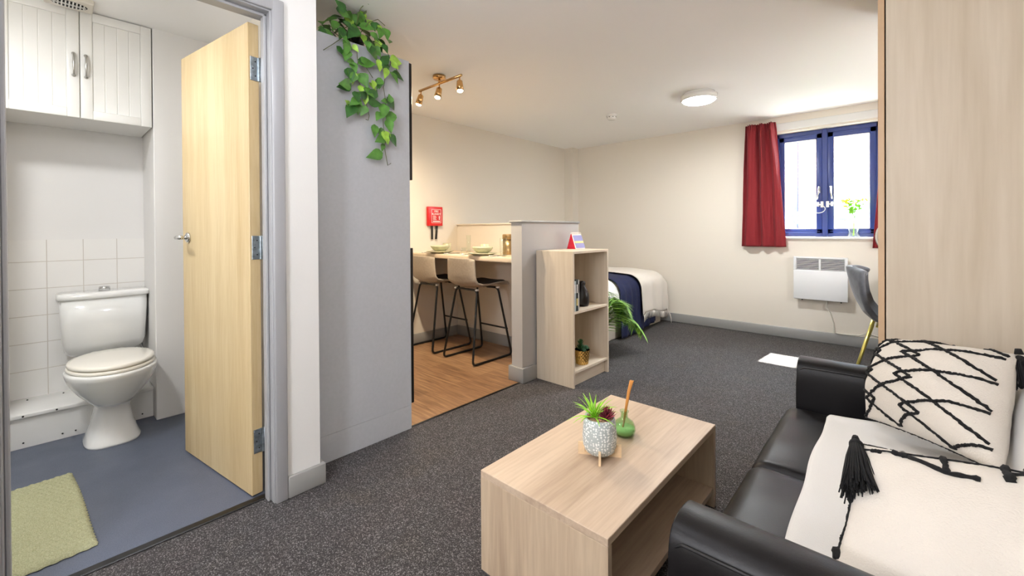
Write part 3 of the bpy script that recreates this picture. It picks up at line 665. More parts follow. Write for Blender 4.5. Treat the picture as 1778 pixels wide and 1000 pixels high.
# trailing plant
pl = thing('trailing_plant', 'artificial trailing ivy with green heart leaves spilling over the grey kitchen panel', 'plant', (-2.16, 1.12, 2.078))
PO = Vector((-2.16, 1.12, 2.078))
mb('black').lathe([(0, 0), (.045, 0), (.055, .07), (.06, .075), (.052, .075), (.045, .01), (0, .01)], n=28).build('pot', None, pl)
LEAVES = [(1.083,2.305,1.108,2.273,0),(0.978,2.181,0.933,2.208,0),(0.988,2.19,0.993,2.243,0),(0.966,2.183,1.015,2.173,0),(1.068,2.216,1.021,2.215,1),(1.049,2.206,1.048,2.159,2),(1.093,2.24,1.082,2.18,1),(1.103,2.248,1.115,2.187,1),(1.143,2.242,1.119,2.271,2),(0.976,2.155,0.952,2.107,0),(0.991,2.144,1.015,2.112,0),(0.932,2.117,0.898,2.106,0),(0.923,2.091,0.882,2.07,0),(0.956,2.086,0.894,2.054,0),(1.132,2.208,1.174,2.237,2),(1.166,2.215,1.174,2.174,0),(1.194,2.226,1.247,2.217,0),(1.21,2.224,1.235,2.193,1),(1.212,2.198,1.202,2.145,1),(1.104,2.177,1.163,2.178,1),(1.094,2.165,1.048,2.112,1),(1.059,2.132,1.01,2.077,0),(0.987,2.11,0.97,2.061,0),(1.125,2.144,1.125,2.104,2),(1.143,2.144,1.17,2.11,0),(1.194,2.167,1.194,2.112,0),(1.199,2.127,1.174,2.08,2),(0.982,2.086,1.006,2.053,1),(1.043,2.086,1.06,2.047,1),(1.046,2.052,1.066,2.024,2),(0.995,2.055,1.036,2.029,1),(1.004,2.039,0.999,1.986,1),(0.959,2.014,0.992,1.986,0),(1.015,2.013,0.997,1.964,0),(1.106,2.082,1.105,2.042,1),(1.126,2.066,1.118,2.024,0),(1.121,2.067,1.172,2.056,0),(1.156,2.074,1.186,2.037,1),(1.188,2.086,1.204,2.049,0),(1.171,2.029,1.121,2.031,1),(1.074,1.965,1.15,1.987,1),(1.069,1.981,1.117,1.968,0),(1.053,1.959,1.004,1.953,1),(1.033,1.955,1.041,1.911,1),(1.203,2.005,1.239,2.054,0),(1.25,2.032,1.319,2.041,1),(1.176,2.012,1.184,1.97,2),(1.18,1.991,1.18,1.954,2),(1.211,2.005,1.241,1.965,0),(1.225,1.98,1.216,1.932,2),(1.258,2.019,1.288,1.996,2),(1.274,1.975,1.336,1.954,0),(1.25,1.965,1.273,1.914,0),(1.019,1.919,1.027,1.871,1),(1.045,1.904,1.019,1.856,1),(1.095,1.902,1.052,1.906,2),(1.072,1.9,1.093,1.851,1),(1.02,1.845,0.963,1.831,1),(1.148,1.894,1.141,1.857,2),(1.189,1.917,1.17,1.865,1),(1.014,1.922,1.024,1.867,0),(1.034,1.911,1.034,1.857,1),(1.021,1.845,0.962,1.82,0),(1.018,1.747,0.992,1.756,1),(1.036,1.741,0.994,1.684,0),(1.078,1.854,1.078,1.814,2),(1.045,1.813,1.053,1.767,0),(1.105,1.804,1.056,1.81,0),(1.051,1.792,1.077,1.755,1),(1.056,1.777,1.011,1.743,1),(1.064,1.766,1.064,1.712,1),(1.107,1.816,1.107,1.771,2),(1.093,1.839,1.143,1.812,1),(1.145,1.843,1.124,1.786,0),(1.148,1.815,1.171,1.856,0),(1.12,1.773,1.181,1.782,0),(1.1,1.751,1.076,1.708,1),(1.08,1.912,1.098,1.855,1),(1.136,1.885,1.161,1.852,2),(1.184,1.913,1.175,1.865,0),(1.234,1.814,1.199,1.806,1),(1.238,1.829,1.282,1.783,0),(1.25,1.809,1.242,1.849,0),(1.205,1.783,1.192,1.72,1),(1.184,1.738,1.161,1.698,1),(1.252,1.753,1.225,1.684,1),(1.227,1.705,1.232,1.644,1),(1.158,1.67,1.157,1.614,1),(1.197,1.661,1.197,1.615,1),(1.211,1.645,1.223,1.586,2),(1.204,1.608,1.156,1.585,1),(1.241,1.631,1.276,1.581,0),(1.206,1.58,1.199,1.543,1),(1.189,1.527,1.119,1.501,0)]
VINES = [[(1.085,2.107),(1.064,2.061),(1.066,2.0),(1.07,1.975),(1.056,1.923),(1.074,1.876),(1.083,1.856),(1.086,1.845),(1.107,1.785),(1.123,1.743),(1.129,1.714),(1.122,1.69),(1.109,1.693)],[(1.114,2.112),(1.177,2.106),(1.217,2.091),(1.248,2.059),(1.258,2.02),(1.221,1.936),(1.215,1.889),(1.211,1.886),(1.222,1.826),(1.225,1.764),(1.207,1.709),(1.212,1.658),(1.235,1.62),(1.214,1.57),(1.225,1.514),(1.234,1.47),(1.253,1.483)],[(1.085,2.107),(0.994,2.077),(0.946,2.028),(0.895,1.981)],[(1.085,2.107),(1.03,2.145),(0.964,2.092),(0.921,2.111)],[(1.099,2.125),(1.077,2.227),(1.087,2.252),(1.106,2.277)],[(1.104,2.126),(1.134,2.199),(1.183,2.23),(1.224,2.212)],[(1.095,2.123),(1.016,2.028),(1.006,1.97)],[(1.248,2.059),(1.285,2.046),(1.285,2.009),(1.311,1.969)],[(1.065,1.983),(1.112,1.961),(1.151,1.915)],[(1.011,1.971),(1.028,1.899),(1.005,1.846)]]
b = mb('leaf0'); b.mats = [M['leaf0'], M['leaf1'], M['leaf2']]; rnd = random.Random(5)
def leaf(b, p0, p1, wid, nrm, mi, fold=.25, curl=.12, nx=6):
    ax = p1-p0; L_ = ax.length; ax.normalize(); sd_ = ax.cross(nrm).normalized(); up = sd_.cross(ax).normalized()
    prof = [0, .78, 1, .88, .6, .3, .0]; rows = []
    for i in range(nx+1):
        t = i/nx; w_ = prof[i]*wid; c = p0+ax*(L_*t)-up*(curl*L_*t*t)
        rows.append((c+sd_*w_+up*fold*w_, c, c-sd_*w_+up*fold*w_))
    bm = b.bm; prev = None
    for i, (l, c, r) in enumerate(rows):
        if i == 0 or i == nx: cur = (bm.verts.new(c),)
        else: cur = (bm.verts.new(l), bm.verts.new(c), bm.verts.new(r))
        if prev:
            if len(prev) == 1: fs = [(prev[0], cur[1], cur[0]), (prev[0], cur[2], cur[1])]
            elif len(cur) == 1: fs = [(prev[0], prev[1], cur[0]), (prev[1], prev[2], cur[0])]
            else: fs = [(prev[0], prev[1], cur[1], cur[0]), (prev[1], prev[2], cur[2], cur[1])]
            for f in fs:
                g = bm.faces.new(f); g.smooth = True; g.material_index = mi
        prev = cur
for (ya, za, yb, zb, c) in LEAVES:
    d = rnd.uniform(-.006, .02); top = za > 2.075
    xa = -2.02+(rnd.uniform(-.09, .05) if top else d); xb = xa+rnd.uniform(-.005, .03)
    p0 = Vector((xa, ya, za))-PO; p1 = Vector((xb, yb, zb))-PO
    if (p1-p0).length < .02: continue
    nrm = Vector((1, rnd.uniform(-.5, .25), rnd.uniform(-.2, .7))).normalized()
    e_ = (p1-p0)*.14; p0 = p0-e_; p1 = p1+e_; leaf(b, p0, p1, (p1-p0).length*rnd.uniform(.30, .38), nrm, c if rnd.random() < .8 else min(2, c+1))
for i in range(46):     # fuller crown behind the front leaves
    a = rnd.uniform(0, 2*pi); r0 = rnd.uniform(.02, .16); p0 = Vector((rnd.uniform(-.12, .10), cos(a)*r0*1.5+.0, .09+abs(sin(a))*rnd.uniform(.0, .09)))
    d = Vector((rnd.uniform(-.3, 1), rnd.gauss(0, .8), rnd.uniform(-.8, .6))).normalized()*rnd.uniform(.06, .085)
    leaf(b, p0, p0+d, d.length*.36, Vector((rnd.uniform(.2, 1), rnd.uniform(-.5, .5), 1)).normalized(), rnd.choice((0, 0, 1)))
b.build('foliage', None, pl)
b = mb('stem')
for v in VINES:
    b.tube([Vector((-2.035+(.012 if i else -.09), y, z))-PO for i, (y, z) in enumerate(v)], .0018, 6)
b.build('vines', None, pl)

# ------------------------------------------------------------------ bookcase and what stands on it
bk = thing('bookcase', 'low maple bookcase with two open shelves beside the half wall', 'bookcase', (-1.696, 2.49, 0))
T = .018
mb('maple').box(-.332, 0, 0, T, 0, .966, .001, 1).build('side_panel', None, bk)
mb('maple').box(-.332, 0, .49-T, .49, 0, .966, .001, 1).build('side_panel', None, bk)
mb('mapleY').box(-.332, -.001, T, .49-T, .948, .966, .001, 1).build('top_panel', None, bk)
mb('mapleY').box(-.325, -.002, T, .49-T, .52, .538, .001, 1).build('shelf', None, bk)
mb('mapleY').box(-.325, -.002, T, .49-T, .098, .116, .001, 1).build('shelf', None, bk)
mb('mapleY').box(-.045, -.03, T, .49-T, 0, .097, .001, 1).build('plinth', None, bk)
mb('maple').box(-.332, -.326, T, .49-T, .0, .948).build('back_panel', None, bk)
cl = thing('desk_calendar', 'small red tent desk calendar with lilac pages on the bookcase top', 'calendar', (-1.93, 2.875, .967), R(-8))
# tent: base along x (depth) with pages facing +x/-y
b = mb('calred')
b.loft([[Vector((x, y, z)) for x, z in ((-.045, 0), (.045, 0), (.004, .118), (-.004, .118))] for y in (-.055, -.052)], smooth=False)
b.loft([[Vector((x, y, z)) for x, z in ((-.045, 0), (-.040, 0), (.004, .118), (-.004, .118))] for y in (-.052, .055)], smooth=False); b.build('stand', None, cl)
b = mb('print_white').loft([[Vector((x, y, z)) for x, z in ((.046, .001), (.050, .001), (.006, .118), (.002, .118))] for y in (-.055, .055)], smooth=False)
b.mat('lilac').loft([[Vector((x, y, z)) for x, z in ((.0485, .008), (.0505, .008), (.0115, .108), (.0095, .108))] for y in (-.047, .055)], smooth=False)
b.mat('yellow').loft([[Vector((x, y, z)) for x, z in ((.0345, .046), (.0365, .046), (.030, .062), (.028, .062))] for y in (-.047, .055)], smooth=False); b.build('pages', None, cl)
b = mb('print_white')
for i in range(11): y = -.05+i*.010; b.tube([(.010*cos(t), y, .12+.011*sin(t)) for t in [j*2*pi/10 for j in range(10)]], .0016, 6, closed=True)
b.build('spiral', None, cl)
yb_ = 2.49+T+.003
for nm, w_, h_, d_, mt, lb in (('a', .022, .215, .16, 'paper1', 'pale blue book leftmost on the bookcase middle shelf'), ('b', .026, .225, .16, 'paper2', 'dark patterned book between two pale books on the shelf'), ('c', .013, .222, .155, 'paper3', 'thin white book on the shelf next to the black vase')):
    t = thing('book', lb, 'book', (-1.701, yb_, .539), 0, 'books on the middle shelf')
    mb(mt).box(-d_, 0, 0, .002, 0, h_).box(-d_, 0, w_-.002, w_, 0, h_).box(-.002, .0, 0, w_, 0, h_, .0008, 1).build('cover', None, t)
    mb('print_white').box(-d_+.004, -.002, .002, w_-.002, .003, h_-.003).build('pages', None, t)
    b = mb('print_white' if mt != 'paper3' else 'paper2').box(.0, .0006, w_*.3, w_*.7, .13, .19)
    if mt == 'paper2': mb('yellow').box(.0, .0006, w_*.2, w_*.8, .04, .09).build('spine_band', None, t)
    b.build('spine_print', None, t); yb_ += w_+.0015
o = mb('black').lathe([(0, 0), (.047, 0), (.052, .02), (.052, .07), (.045, .11), (.03, .135), (.022, .15), (.026, .17), (.022, .185), (0, .19)], n=32).build('black_vase'); o.location = (-1.80, 2.765, .539)
tag(o, 'matt black curved vase beside the books on the middle shelf', 'vase')
def rosette(b, c, r, n, layers, tilt=.5, th=.25, pointy=1.0):
    for k in range(layers):
        f = 1-k/layers; m_ = max(3, int(n*(.6+.4*f)))
        for i in range(m_):
            a = 2*pi*(i/m_)+k*.7; el = (pi/2)*(tilt+(1-tilt)*(k/layers)*.9)
            d = Vector((cos(a)*cos(el), sin(a)*cos(el), sin(el))); L_ = r*(.55+.45*f); p = Vector(c)+Vector((0, 0, k*r*.12)); sd_ = Vector((-sin(a), cos(a), 0)); up = d.cross(sd_)*-1
            pts = []
            for t, w_ in ((0, .4), (.35, 1), (.7, .8), (1, .06)): pts.append([p+d*L_*t+sd_*(th*r*w_*q)+Vector((0, 0, 1))*(th*r*w_*e*.4+.1*L_*t*t) for q, e in ((-1, 0), (0, -1), (1, 0), (0, .6))])
            b.loft(pts)
sp_ = thing('succulent_pot', 'gold diamond textured pot with green succulents on the bottom shelf', 'potted plant', (-1.765, 2.705, .117))
def goldpot(u, v):
    a = 2*pi*u; z = v*.105; r = .043+.012*v; n = 16
    f = abs(sin(a*n/2+pi*v*4))*abs(sin(a*n/2-pi*v*4)); return Vector((cos(a)*(r+.004*f), sin(a)*(r+.004*f), z))
b = mb('gold').grid(goldpot, 128, 32).lathe([(0, .001), (.043, .001)], n=32).lathe([(.055, .105), (.050, .105), (.046, .08), (0, .08)], n=32); b.build('pot', None, sp_)
mb('gravel').lathe([(0, .092), (.048, .090), (.048, .082), (0, .082)], n=24).build('soil', None, sp_)
b = mb('succ2'); rosette(b, (-.005, -.012, .10), .05, 9, 4, .35, .16); rosette(b, (-.005, -.012, .14), .042, 8, 4, .5, .16); b.build('tall_succulent', None, sp_)
b = mb('succ'); rosette(b, (.015, .03, .098), .036, 10, 3, .3, .22); rosette(b, (.03, -.025, .095), .028, 9, 3, .3, .24); rosette(b, (-.02, .035, .098), .03, 9, 3, .3, .24); b.build('rosettes', None, sp_)

# ------------------------------------------------------------------ coffee table
ct = thing('coffee_table', 'oak effect box coffee table with open lower shelf', 'table', (-.787, 1.387, 0))
TX, TY, TH = .236, .428, .33
mb('tableT').box(-TX, TX, -TY, TY, TH-.022, TH, .0015, 1).build('tabletop', None, ct)
mb('tableZ').box(-TX, TX, -TY, -TY+.02, 0.001, TH-.0225, .001, 1).build('end_panel', None, ct)
mb('tableZ').box(-TX, TX, TY-.02, TY, 0.001, TH-.0225, .001, 1).build('end_panel', None, ct)
mb('tableT').box(-TX, TX-.004, -TY+.0205, TY-.0205, .058, .08, .001, 1).build('shelf', None, ct)
mb('tableT').box(-TX, -TX+.018, -TY+.0205, TY-.0205, .081, TH-.0225, .001, 1).build('back_panel', None, ct)
# planter on crossed stand
pp = thing('planter', 'dotted grey planter on a crossed wooden stand with spiky green and maroon plants', 'potted plant', (-.778, 1.300, TH))
for a in (-59, 31):
    m_ = Matrix.Rotation(R(a), 4, 'Z'); b = mb('plywood').box(-.074, .074, -.004, .004, .0, .010, mtx=m_)
    b.box(-.074, -.052, -.004, .004, .010, .042, mtx=m_).box(.052, .074, -.004, .004, .010, .042, mtx=m_); b.build('stand_leg', None, pp)
mb('dots').lathe([(0, .012), (.038, .012), (.050, .022), (.057, .04), (.059, .07), (.056, .115), (.052, .135), (.049, .137), (.047, .125), (0, .125)], n=48).build('pot', None, pp)
b = mb('gravel').lathe([(0, .130), (.047, .127)], n=24); rnd = random.Random(2)
for i in range(110): a, r0 = rnd.uniform(0, 6.28), .045*math.sqrt(rnd.random()); b.sphere((cos(a)*r0, sin(a)*r0, .129), rnd.uniform(.0025, .0045), n=6)
b.build('gravel', None, pp)
b = mb('lime')
for i in range(34):
    a = i*2.399; el = rnd.uniform(.35, 1.35); L_ = rnd.uniform(.07, .10); d = Vector((cos(a)*cos(el), sin(a)*cos(el), sin(el))); c = Vector((-.018, -.008, .128)); sd_ = Vector((-sin(a), cos(a), 0))
    loops = []
    for k in range(7):
        t = k/6; p = c+d*L_*t+Vector((cos(a), sin(a), 0))*(.018*t*t)-Vector((0, 0, .035*t**3*(1.4-el))); w_ = .0052*(1-t)**.7+.0005
        loops.append([p-sd_*w_, p+Vector((0, 0, -w_*.4)), p+sd_*w_, p+Vector((0, 0, w_*.4))])
    b.loft(loops)
b.build('spiky_leaves', None, pp)
b = mb('maroon'); rosette(b, (.022, .010, .130), .042, 12, 4, .3, .13); b.build('rosette', None, pp)
rd = thing('reed_diffuser', 'green glass reed diffuser bottle with amber reeds on the coffee table', 'diffuser', (-.784, 1.492, TH))
mb('greenglass').lathe([(0, 0), (.030, 0), (.038, .006), (.042, .022), (.041, .036), (.034, .052), (.020, .063), (.0135, .068), (.0135, .088), (.017, .090), (.017, .094), (.011, .094), (.011, .068), (.018, .060), (.031, .050), (.038, .035), (.039, .022), (.035, .009), (0, .007)], n=40).build('bottle', None, rd)
mb('greenliquid').lathe([(0, .0075), (.034, .0095), (.0385, .022), (.0375, .030), (0, .030)], n=40).build('oil', None, rd)
b = mb('reed')
for i in range(6): dx, dy = .0015*(i % 3-1), .002*(i//3); b.tube([(-.006+dx, dy-.004, .02), (.010+dx*2.5, .016+dy*3, .165), (.016+dx*3.5, .028+dy*3.5, .205)], .0016, 6)
b.build('reeds', None, rd)

# ------------------------------------------------------------------ sofa
sf = thing('sofa', 'black leatherette two seat sofa with padded arms', 'sofa', (0, 0, 0))
def arm(y0, y1):
    b = mb('leather'); yc = (y0+y1)/2; hw = (y1-y0)/2; loops = []
    for x, g in ((-.285, .84), (-.302, .90), (-.304, .96), (-.304, 1.0), (-.29, 1.0), (0, 1.0), (.3, 1.0), (.55, 1.0)):
        l = []; top = .595; zz = top
        pts = [(-1, .03), (-1, .30), (-1.02, .50), (-.99, .545), (-.90, .575), (-.72, .590), (-.4, .597), (0, .600), (.4, .597), (.72, .590), (.90, .575), (.99, .545), (1.02, .50), (1, .30), (1, .03)]
        sag = .010*(1 if x > -.2 else 0)
        for a, z in pts: l.append(Vector((x, yc+a*hw*(.93+.07*g if g < 1 else 1), .03+(z-.03)*(.97+.03*g if g < 1 else 1))))
        loops.append(l)
    b.loft(loops); return b
for y0, y1 in ((.735, .868), (2.00, 2.135)):
    a = arm(y0, y1).build('arm', None, sf, sub=1)
    b = mb('stitch')
    for yy in (y0+.003, y1-.003):
        b.tube([(-.305, yy+(.006 if yy < (y0+y1)/2 else -.006), .06), (-.305, yy+(.004 if yy < (y0+y1)/2 else -.004), .50), (-.300, yy+(.005 if yy < (y0+y1)/2 else -.005), .555), (-.28, yy, .572), (-.15, yy, .575), (.5, yy, .575)], .0028, 6)
    b.build('piping', None, a)
def cushion(x0, x1, y0, y1, z0, z1, puff=.02, rr=.05, mat='leather'):
    def f(u, v):
        a, c_ = u*2-1, v*2-1
        sx_ = math.copysign(abs(a)**.8, a); x = (x0+x1)/2+sx_*(x1-x0)/2; y = (y0+y1)/2+math.copysign(abs(c_)**.8, c_)*(y1-y0)/2
        ex = min(x-x0, x1-x)/rr; ey = min(y-y0, y1-y)/(rr*.55)
        dz = 0
        if ex < 1: dz += rr*(1-math.sqrt(max(0, 1-(1-ex)**2)))
        if ey < 1: dz += rr*.5*(1-math.sqrt(max(0, 1-(1-ey)**2)))
        z = z1-min(dz, z1-z0)+puff*(1-a*a)*(1-c_*c_)+.004*fbm(x*9, y*9)
        return Vector((x, y, z))
    b = mb(mat).grid(f, 40, 36)
    l = []
    for zz, ins in ((z1-rr*1.4, 0), ((z0+z1)/2, -.004), (z0, .01)): l.append([Vector((x0+ins if i in (0, 3) else x1-ins, y0+ins if i in (0, 1) else y1-ins, zz)) for i in range(4)])
    b.box(x0+.003, x1-.003, y0+.003, y1-.003, z0, z1-rr*.8, .02, 3); return b
cushion(-.345, .17, .872, 1.434, .27, .415).build('seat_cushion', None, sf)
cushion(-.345, .17, 1.438, 1.996, .27, .415).build('seat_cushion', None, sf)
mb('leather').box(-.30, .58, .80, 2.07, .06, .27, .015, 3).build('sofa_base', None, sf)
b = mb('leather').box(.17, .34, .872, 1.434, .30, .68, .05, 4, mtx=rot('Y', 9, (.17, 0, .4))); b.build('back_cushion', None, sf)
b = mb('leather').box(.17, .34, 1.438, 1.996, .30, .68, .05, 4, mtx=rot('Y', 9, (.17, 0, .4))); b.build('back_cushion', None, sf)
mb('leather').box(.40, .58, .80, 2.07, .06, .66, .04, 4).build('sofa_back', None, sf)
for x in (-.24, .5):
    for y in (.80, 2.07): mb('blackmetal').lathe([(0, .001), (.02, .001), (.026, .06), (0, .06)], c=(x, y, 0), n=16).build('leg', None, sf)
# throw over the seat and back
TP = [(-.185, .437), (-.178, .446), (-.10, .450), (0, .452), (.10, .452), (.145, .458), (.175, .50), (.195, .56), (.215, .64), (.235, .69), (.27, .715), (.34, .72), (.39, .71)]
def sofathrow(u, v):
    f = u*(len(TP)-1); i = min(int(f), len(TP)-2); a = f-i
    x = TP[i][0]*(1-a)+TP[i+1][0]*a; z = TP[i][1]*(1-a)+TP[i+1][1]*a; y = .93+v*(.925+.13*min(1, max(0, (u-.35)*5)))
    k = max(0, 1-u*3)
    x -= k*(.006*sin(y*5)+.003*sin(y*17+1)); x += -.0+.02*max(0, (v-.86)/.14)*k*0
    z += .006*fbm(x*7, y*6, 1)+.004*sin(y*31+x*12)*max(0, v-.85)*5
    z += .012*math.exp(-((v-1)/.025)**2)*(1-abs(2*min(1, u*2)-1)*.3)
    return Vector((x, y, z+.006))
tag(mb('throw').grid(sofathrow, 70, 90).build('sofa_throw', None, None, solid=.010, off=0), 'off white cotton throw spread over the sofa seats', 'throw')

def make_pillow(name, label, BL, BR, TR, TL, thick, pattern=None, seed=0, pinch=.06, bias=1.0):
    BL, BR, TR, TL = map(Vector, (BL, BR, TR, TL)); C0 = (BL+BR+TR+TL)/4
    ex = ((BR-BL)+(TR-TL)).normalized(); ey0 = ((TL-BL)+(TR-BR)); nz = ex.cross(ey0).normalized(); ey = nz.cross(ex)
    t = thing(name, label, 'cushion', C0)
    def quad(u, v): return (BL*(1-u)*(1-v)+BR*u*(1-v)+TR*u*v+TL*(1-u)*v)-C0
    def surf(u, v, s_, lift=0):
        a, c_ = 2*u-1, 2*v-1
        p = quad(.5+.5*a*(1-pinch*(1-c_*c_)*abs(a)), .5+.5*c_*(1-pinch*(1-a*a)*abs(c_)))
        prof = max(0, (1-abs(a)**2.4))**.62*max(0, (1-abs(c_)**2.4))**.62
        k = 1+.12*fbm(u*3+seed, v*3)
        wr = (.004*fbm(u*9+seed, v*9, 3)+.006*(1-abs(fbm(u*4+v*2+seed, v*5-u*2, 7)))**3*.6)*min(1, 8*min(u, 1-u, v, 1-v))
        return p+nz*s_*(thick/2*prof*k*(bias if s_ > 0 else 2-bias)+wr+lift)
    b = mb('cream').grid(lambda u, v: surf(u, v, 1), 44, 44).grid(lambda u, v: surf(u, v, -1), 44, 44, flip=True)
    body = b.build('cushion_cover', None, t, weld=.0008)
    return t, surf, quad, nz, ex, ey, C0
def yarn(b, pts, r=.0042, seed=1, wob=.0016):
    rr = random.Random(seed); P = []
    for a, c in zip(pts, pts[1:]):
        n = max(1, int((c-a).length/.004))
        for i in range(n): P.append(a.lerp(c, i/n))
    P.append(pts[-1]); P = [p+Vector((rr.uniform(-wob, wob), rr.uniform(-wob, wob), rr.uniform(-wob, wob)*.6)) for p in P]
    b.tube(P, [r*rr.uniform(.75, 1.25) for _ in P], 6)
def tassel(parent, top, direction, L_=.105, r=.013, fan=.030, n=150, seed=4, name='tassel'):
    rr = random.Random(seed); d = Vector(direction).normalized(); e = d.orthogonal().normalized(); f = d.cross(e); top = Vector(top)
    b = mb('yarn').sphere(top+d*.018, r, n=14).tube([top-d*.008, top+d*.006], [.006, .009], 8).tube([top+d*.028, top+d*.034], [r*.75, r*.8], 12)
    for i in range(n):
        a = rr.uniform(0, 2*pi); q = math.sqrt(rr.random()); k = L_*rr.uniform(.9, 1.05)
        o_ = e*cos(a)*q+f*sin(a)*q
        P = [top+d*.02+o_*r*.8, top+d*(.02+k*.3)+o_*(r+.006), top+d*(.02+k*.65)+o_*(fan*.75), top+d*(.02+k)+o_*fan+Vector((rr.uniform(-.004, .004), rr.uniform(-.004, .004), rr.uniform(-.003, .003)))]
        b.tube(P, .0013, 4)
    return b.build(name, None, parent)
PAT = []
def tri(v): t = ((v-.14)/.52) % 1; return 1-4*t if t < .5 else 4*t-3
for uk in (.755, .385, .015):
    for sg_ in (1, -1):
        run = []
        for i in range(241):
            v = i/240; u = uk+sg_*.255*tri(v)+.006*sin(v*23+uk*9)
            if .012 < u < .985: run.append((u, v))
            elif len(run) > 3: PAT.append(run); run = []
            else: run = []
        if len(run) > 3: PAT.append(run)
p1, sf1, qd1, nz1, ex1, ey1, C1 = make_pillow('patterned_cushion', 'cream cushion with raised black diamond lines leaning in the far sofa corner', (-.085, 1.80, .50), (.17, 1.42, .57), (.227, 1.70, .79), (-.035, 2.06, .71), .20, seed=2, bias=1.1)
b = mb('yarn'); sgn1 = 1 if nz1.y < 0 else -1
for k, line in enumerate(PAT):
    P = []
    for (u0, v0), (u1, v1) in zip(line, line[1:]):
        P.append((u0, v0))
    P.append(line[-1]); P = [(min(.985, max(.015, u)), min(.985, max(.015, v))) for u, v in P]
    if len(P) < 3: continue
    yarn(b, [sf1(u, v, sgn1, .0015) for u, v in P], .004, k)
b.build('yarn_pattern', None, p1)
b = mb('yarn'); yarn(b, [sf1(0, i/20, 1) for i in range(21)], .002, 5); yarn(b, [sf1(i/20, 0, 1) for i in range(21)], .002, 6); yarn(b, [sf1(i/20, 1, 1) for i in range(13)], .002, 6); b.build('piping', None, p1)
tassel(p1, sf1(1, 1, 1)+Vector((0, 0, .005)), (.1, -.35, -1), .07, .010, .018, 90, 9)
p2, sf2, qd2, nz2, ex2, ey2, C2 = make_pillow('tassel_cushion', 'plain cream cushion with black tassel lying at the near end of the sofa', (-.105, .905, .475), (.35, .88, .50), (.36, 1.24, .69), (-.073, 1.235, .632), .14, seed=8, bias=.75)
b = mb('yarn'); rnd = random.Random(11)
for i in range(2): yarn(b, [sf2(0, j/24, 1) for j in range(15)], .0025, i)
for vv in (.0, .05, .22, .56): yarn(b, [sf2(0, vv, 1, .002), sf2(0, min(1, vv+.035), 1, .002)], .007, int(vv*100), .003)
yarn(b, [sf2(j/24, 1, 1) for j in range(25)], .0016, 3)
def stroke(pts, r, sd):
    P = []
    for (u0, v0), (u1, v1) in zip(pts, pts[1:]):
        for i in range(8): P.append(sf2(u0+(u1-u0)*i/8, .80+((v0+(v1-v0)*i/8)-.88)*1.25, 1, .002))
    P.append(sf2(pts[-1][0], .80+(pts[-1][1]-.88)*1.25, 1, .002)); yarn(b, P, r, sd, r*.35)
stroke([(.02, .99), (.10, .985), (.30, .99), (.52, .995), (.66, .96)], .0017, 21)
stroke([(.06, .985), (.10, .97)], .004, 22); stroke([(.15, .985), (.20, .965)], .006, 23)
stroke([(.17, .98), (.33, .90)], .0026, 24); stroke([(.21, .955), (.33, .885), (.44, .87)], .0045, 25)
stroke([(.32, .995), (.335, .885)], .006, 26); stroke([(.51, .995), (.525, .885)], .0065, 27)
stroke([(.525, .94), (.60, 1.0), (.68, .94)], .004, 28); stroke([(.57, 1.02), (.62, .96)], .006, 29)
b.build('yarn_tufts', None, p2)
tassel(p2, Vector((-.075, 1.235, .64))-C2, (.13, -1, -.38), .135, .014, .036, 300, 3)

# ------------------------------------------------------------------ wardrobe, desk side
wd = thing('wardrobe', 'tall maple wardrobe standing behind the far sofa arm', 'wardrobe', (0, 0, 0))
mb('maple').box(-.040, XR-.005, 2.16, 2.18, .001, 2.2, .001, 1).build('side_panel', None, wd)
mb('maple').box(-.040, XR-.005, 3.06, 3.08, .001, 2.2, .001, 1).box(XR-.02, XR-.005, 2.18, 3.06, .001, 2.2).box(-.04, XR-.02, 2.18, 3.06, 2.18, 2.2).box(-.04, XR-.02, 2.18, 3.06, .06, .08).build('carcass', None, wd)
for ya, yb in ((2.163, 2.618), (2.622, 3.078)):
    d = mb('edge').box(-.063, -.044, ya, yb, .02, 2.198, .001, 1).build('door', None, wd)
dk = thing('desk', 'maple desk hidden mostly behind the wardrobe', 'desk', (.30, 4.1, 0))
mb('mapleY').box(-.372, .31, -.95, .95, .71, .735, .002, 1).build('desktop', None, dk)
for y in (-.93, .91): mb('maple').box(-.24, .30, y, y+.02, .001, .709, .001, 1).build('side_panel', None, dk)
mr = thing('table_mirror', 'round mirror with thin rim just showing past the wardrobe', 'mirror', (-.004, 3.33, .736), R(-12))
m_ = Matrix.Translation((0, 0, .335)) @ Matrix.Rotation(R(78), 4, 'X')
mb('steel').tube([m_ @ Vector((.105*cos(t), .105*sin(t), 0)) for t in [i*2*pi/40 for i in range(40)]], .006, 8, closed=True).build('rim', None, mr)
mb('mirror').lathe([(0, -.002), (.102, -.002), (.102, .002), (0, .002)], n=40, mtx=m_).build('mirror_glass', None, mr)
mb('steel').tube([(0, 0, .232), (0, 0, .005)], .006, 8).lathe([(0, 0), (.045, 0), (.045, .006), (0, .01)], n=24).build('stand', None, mr)
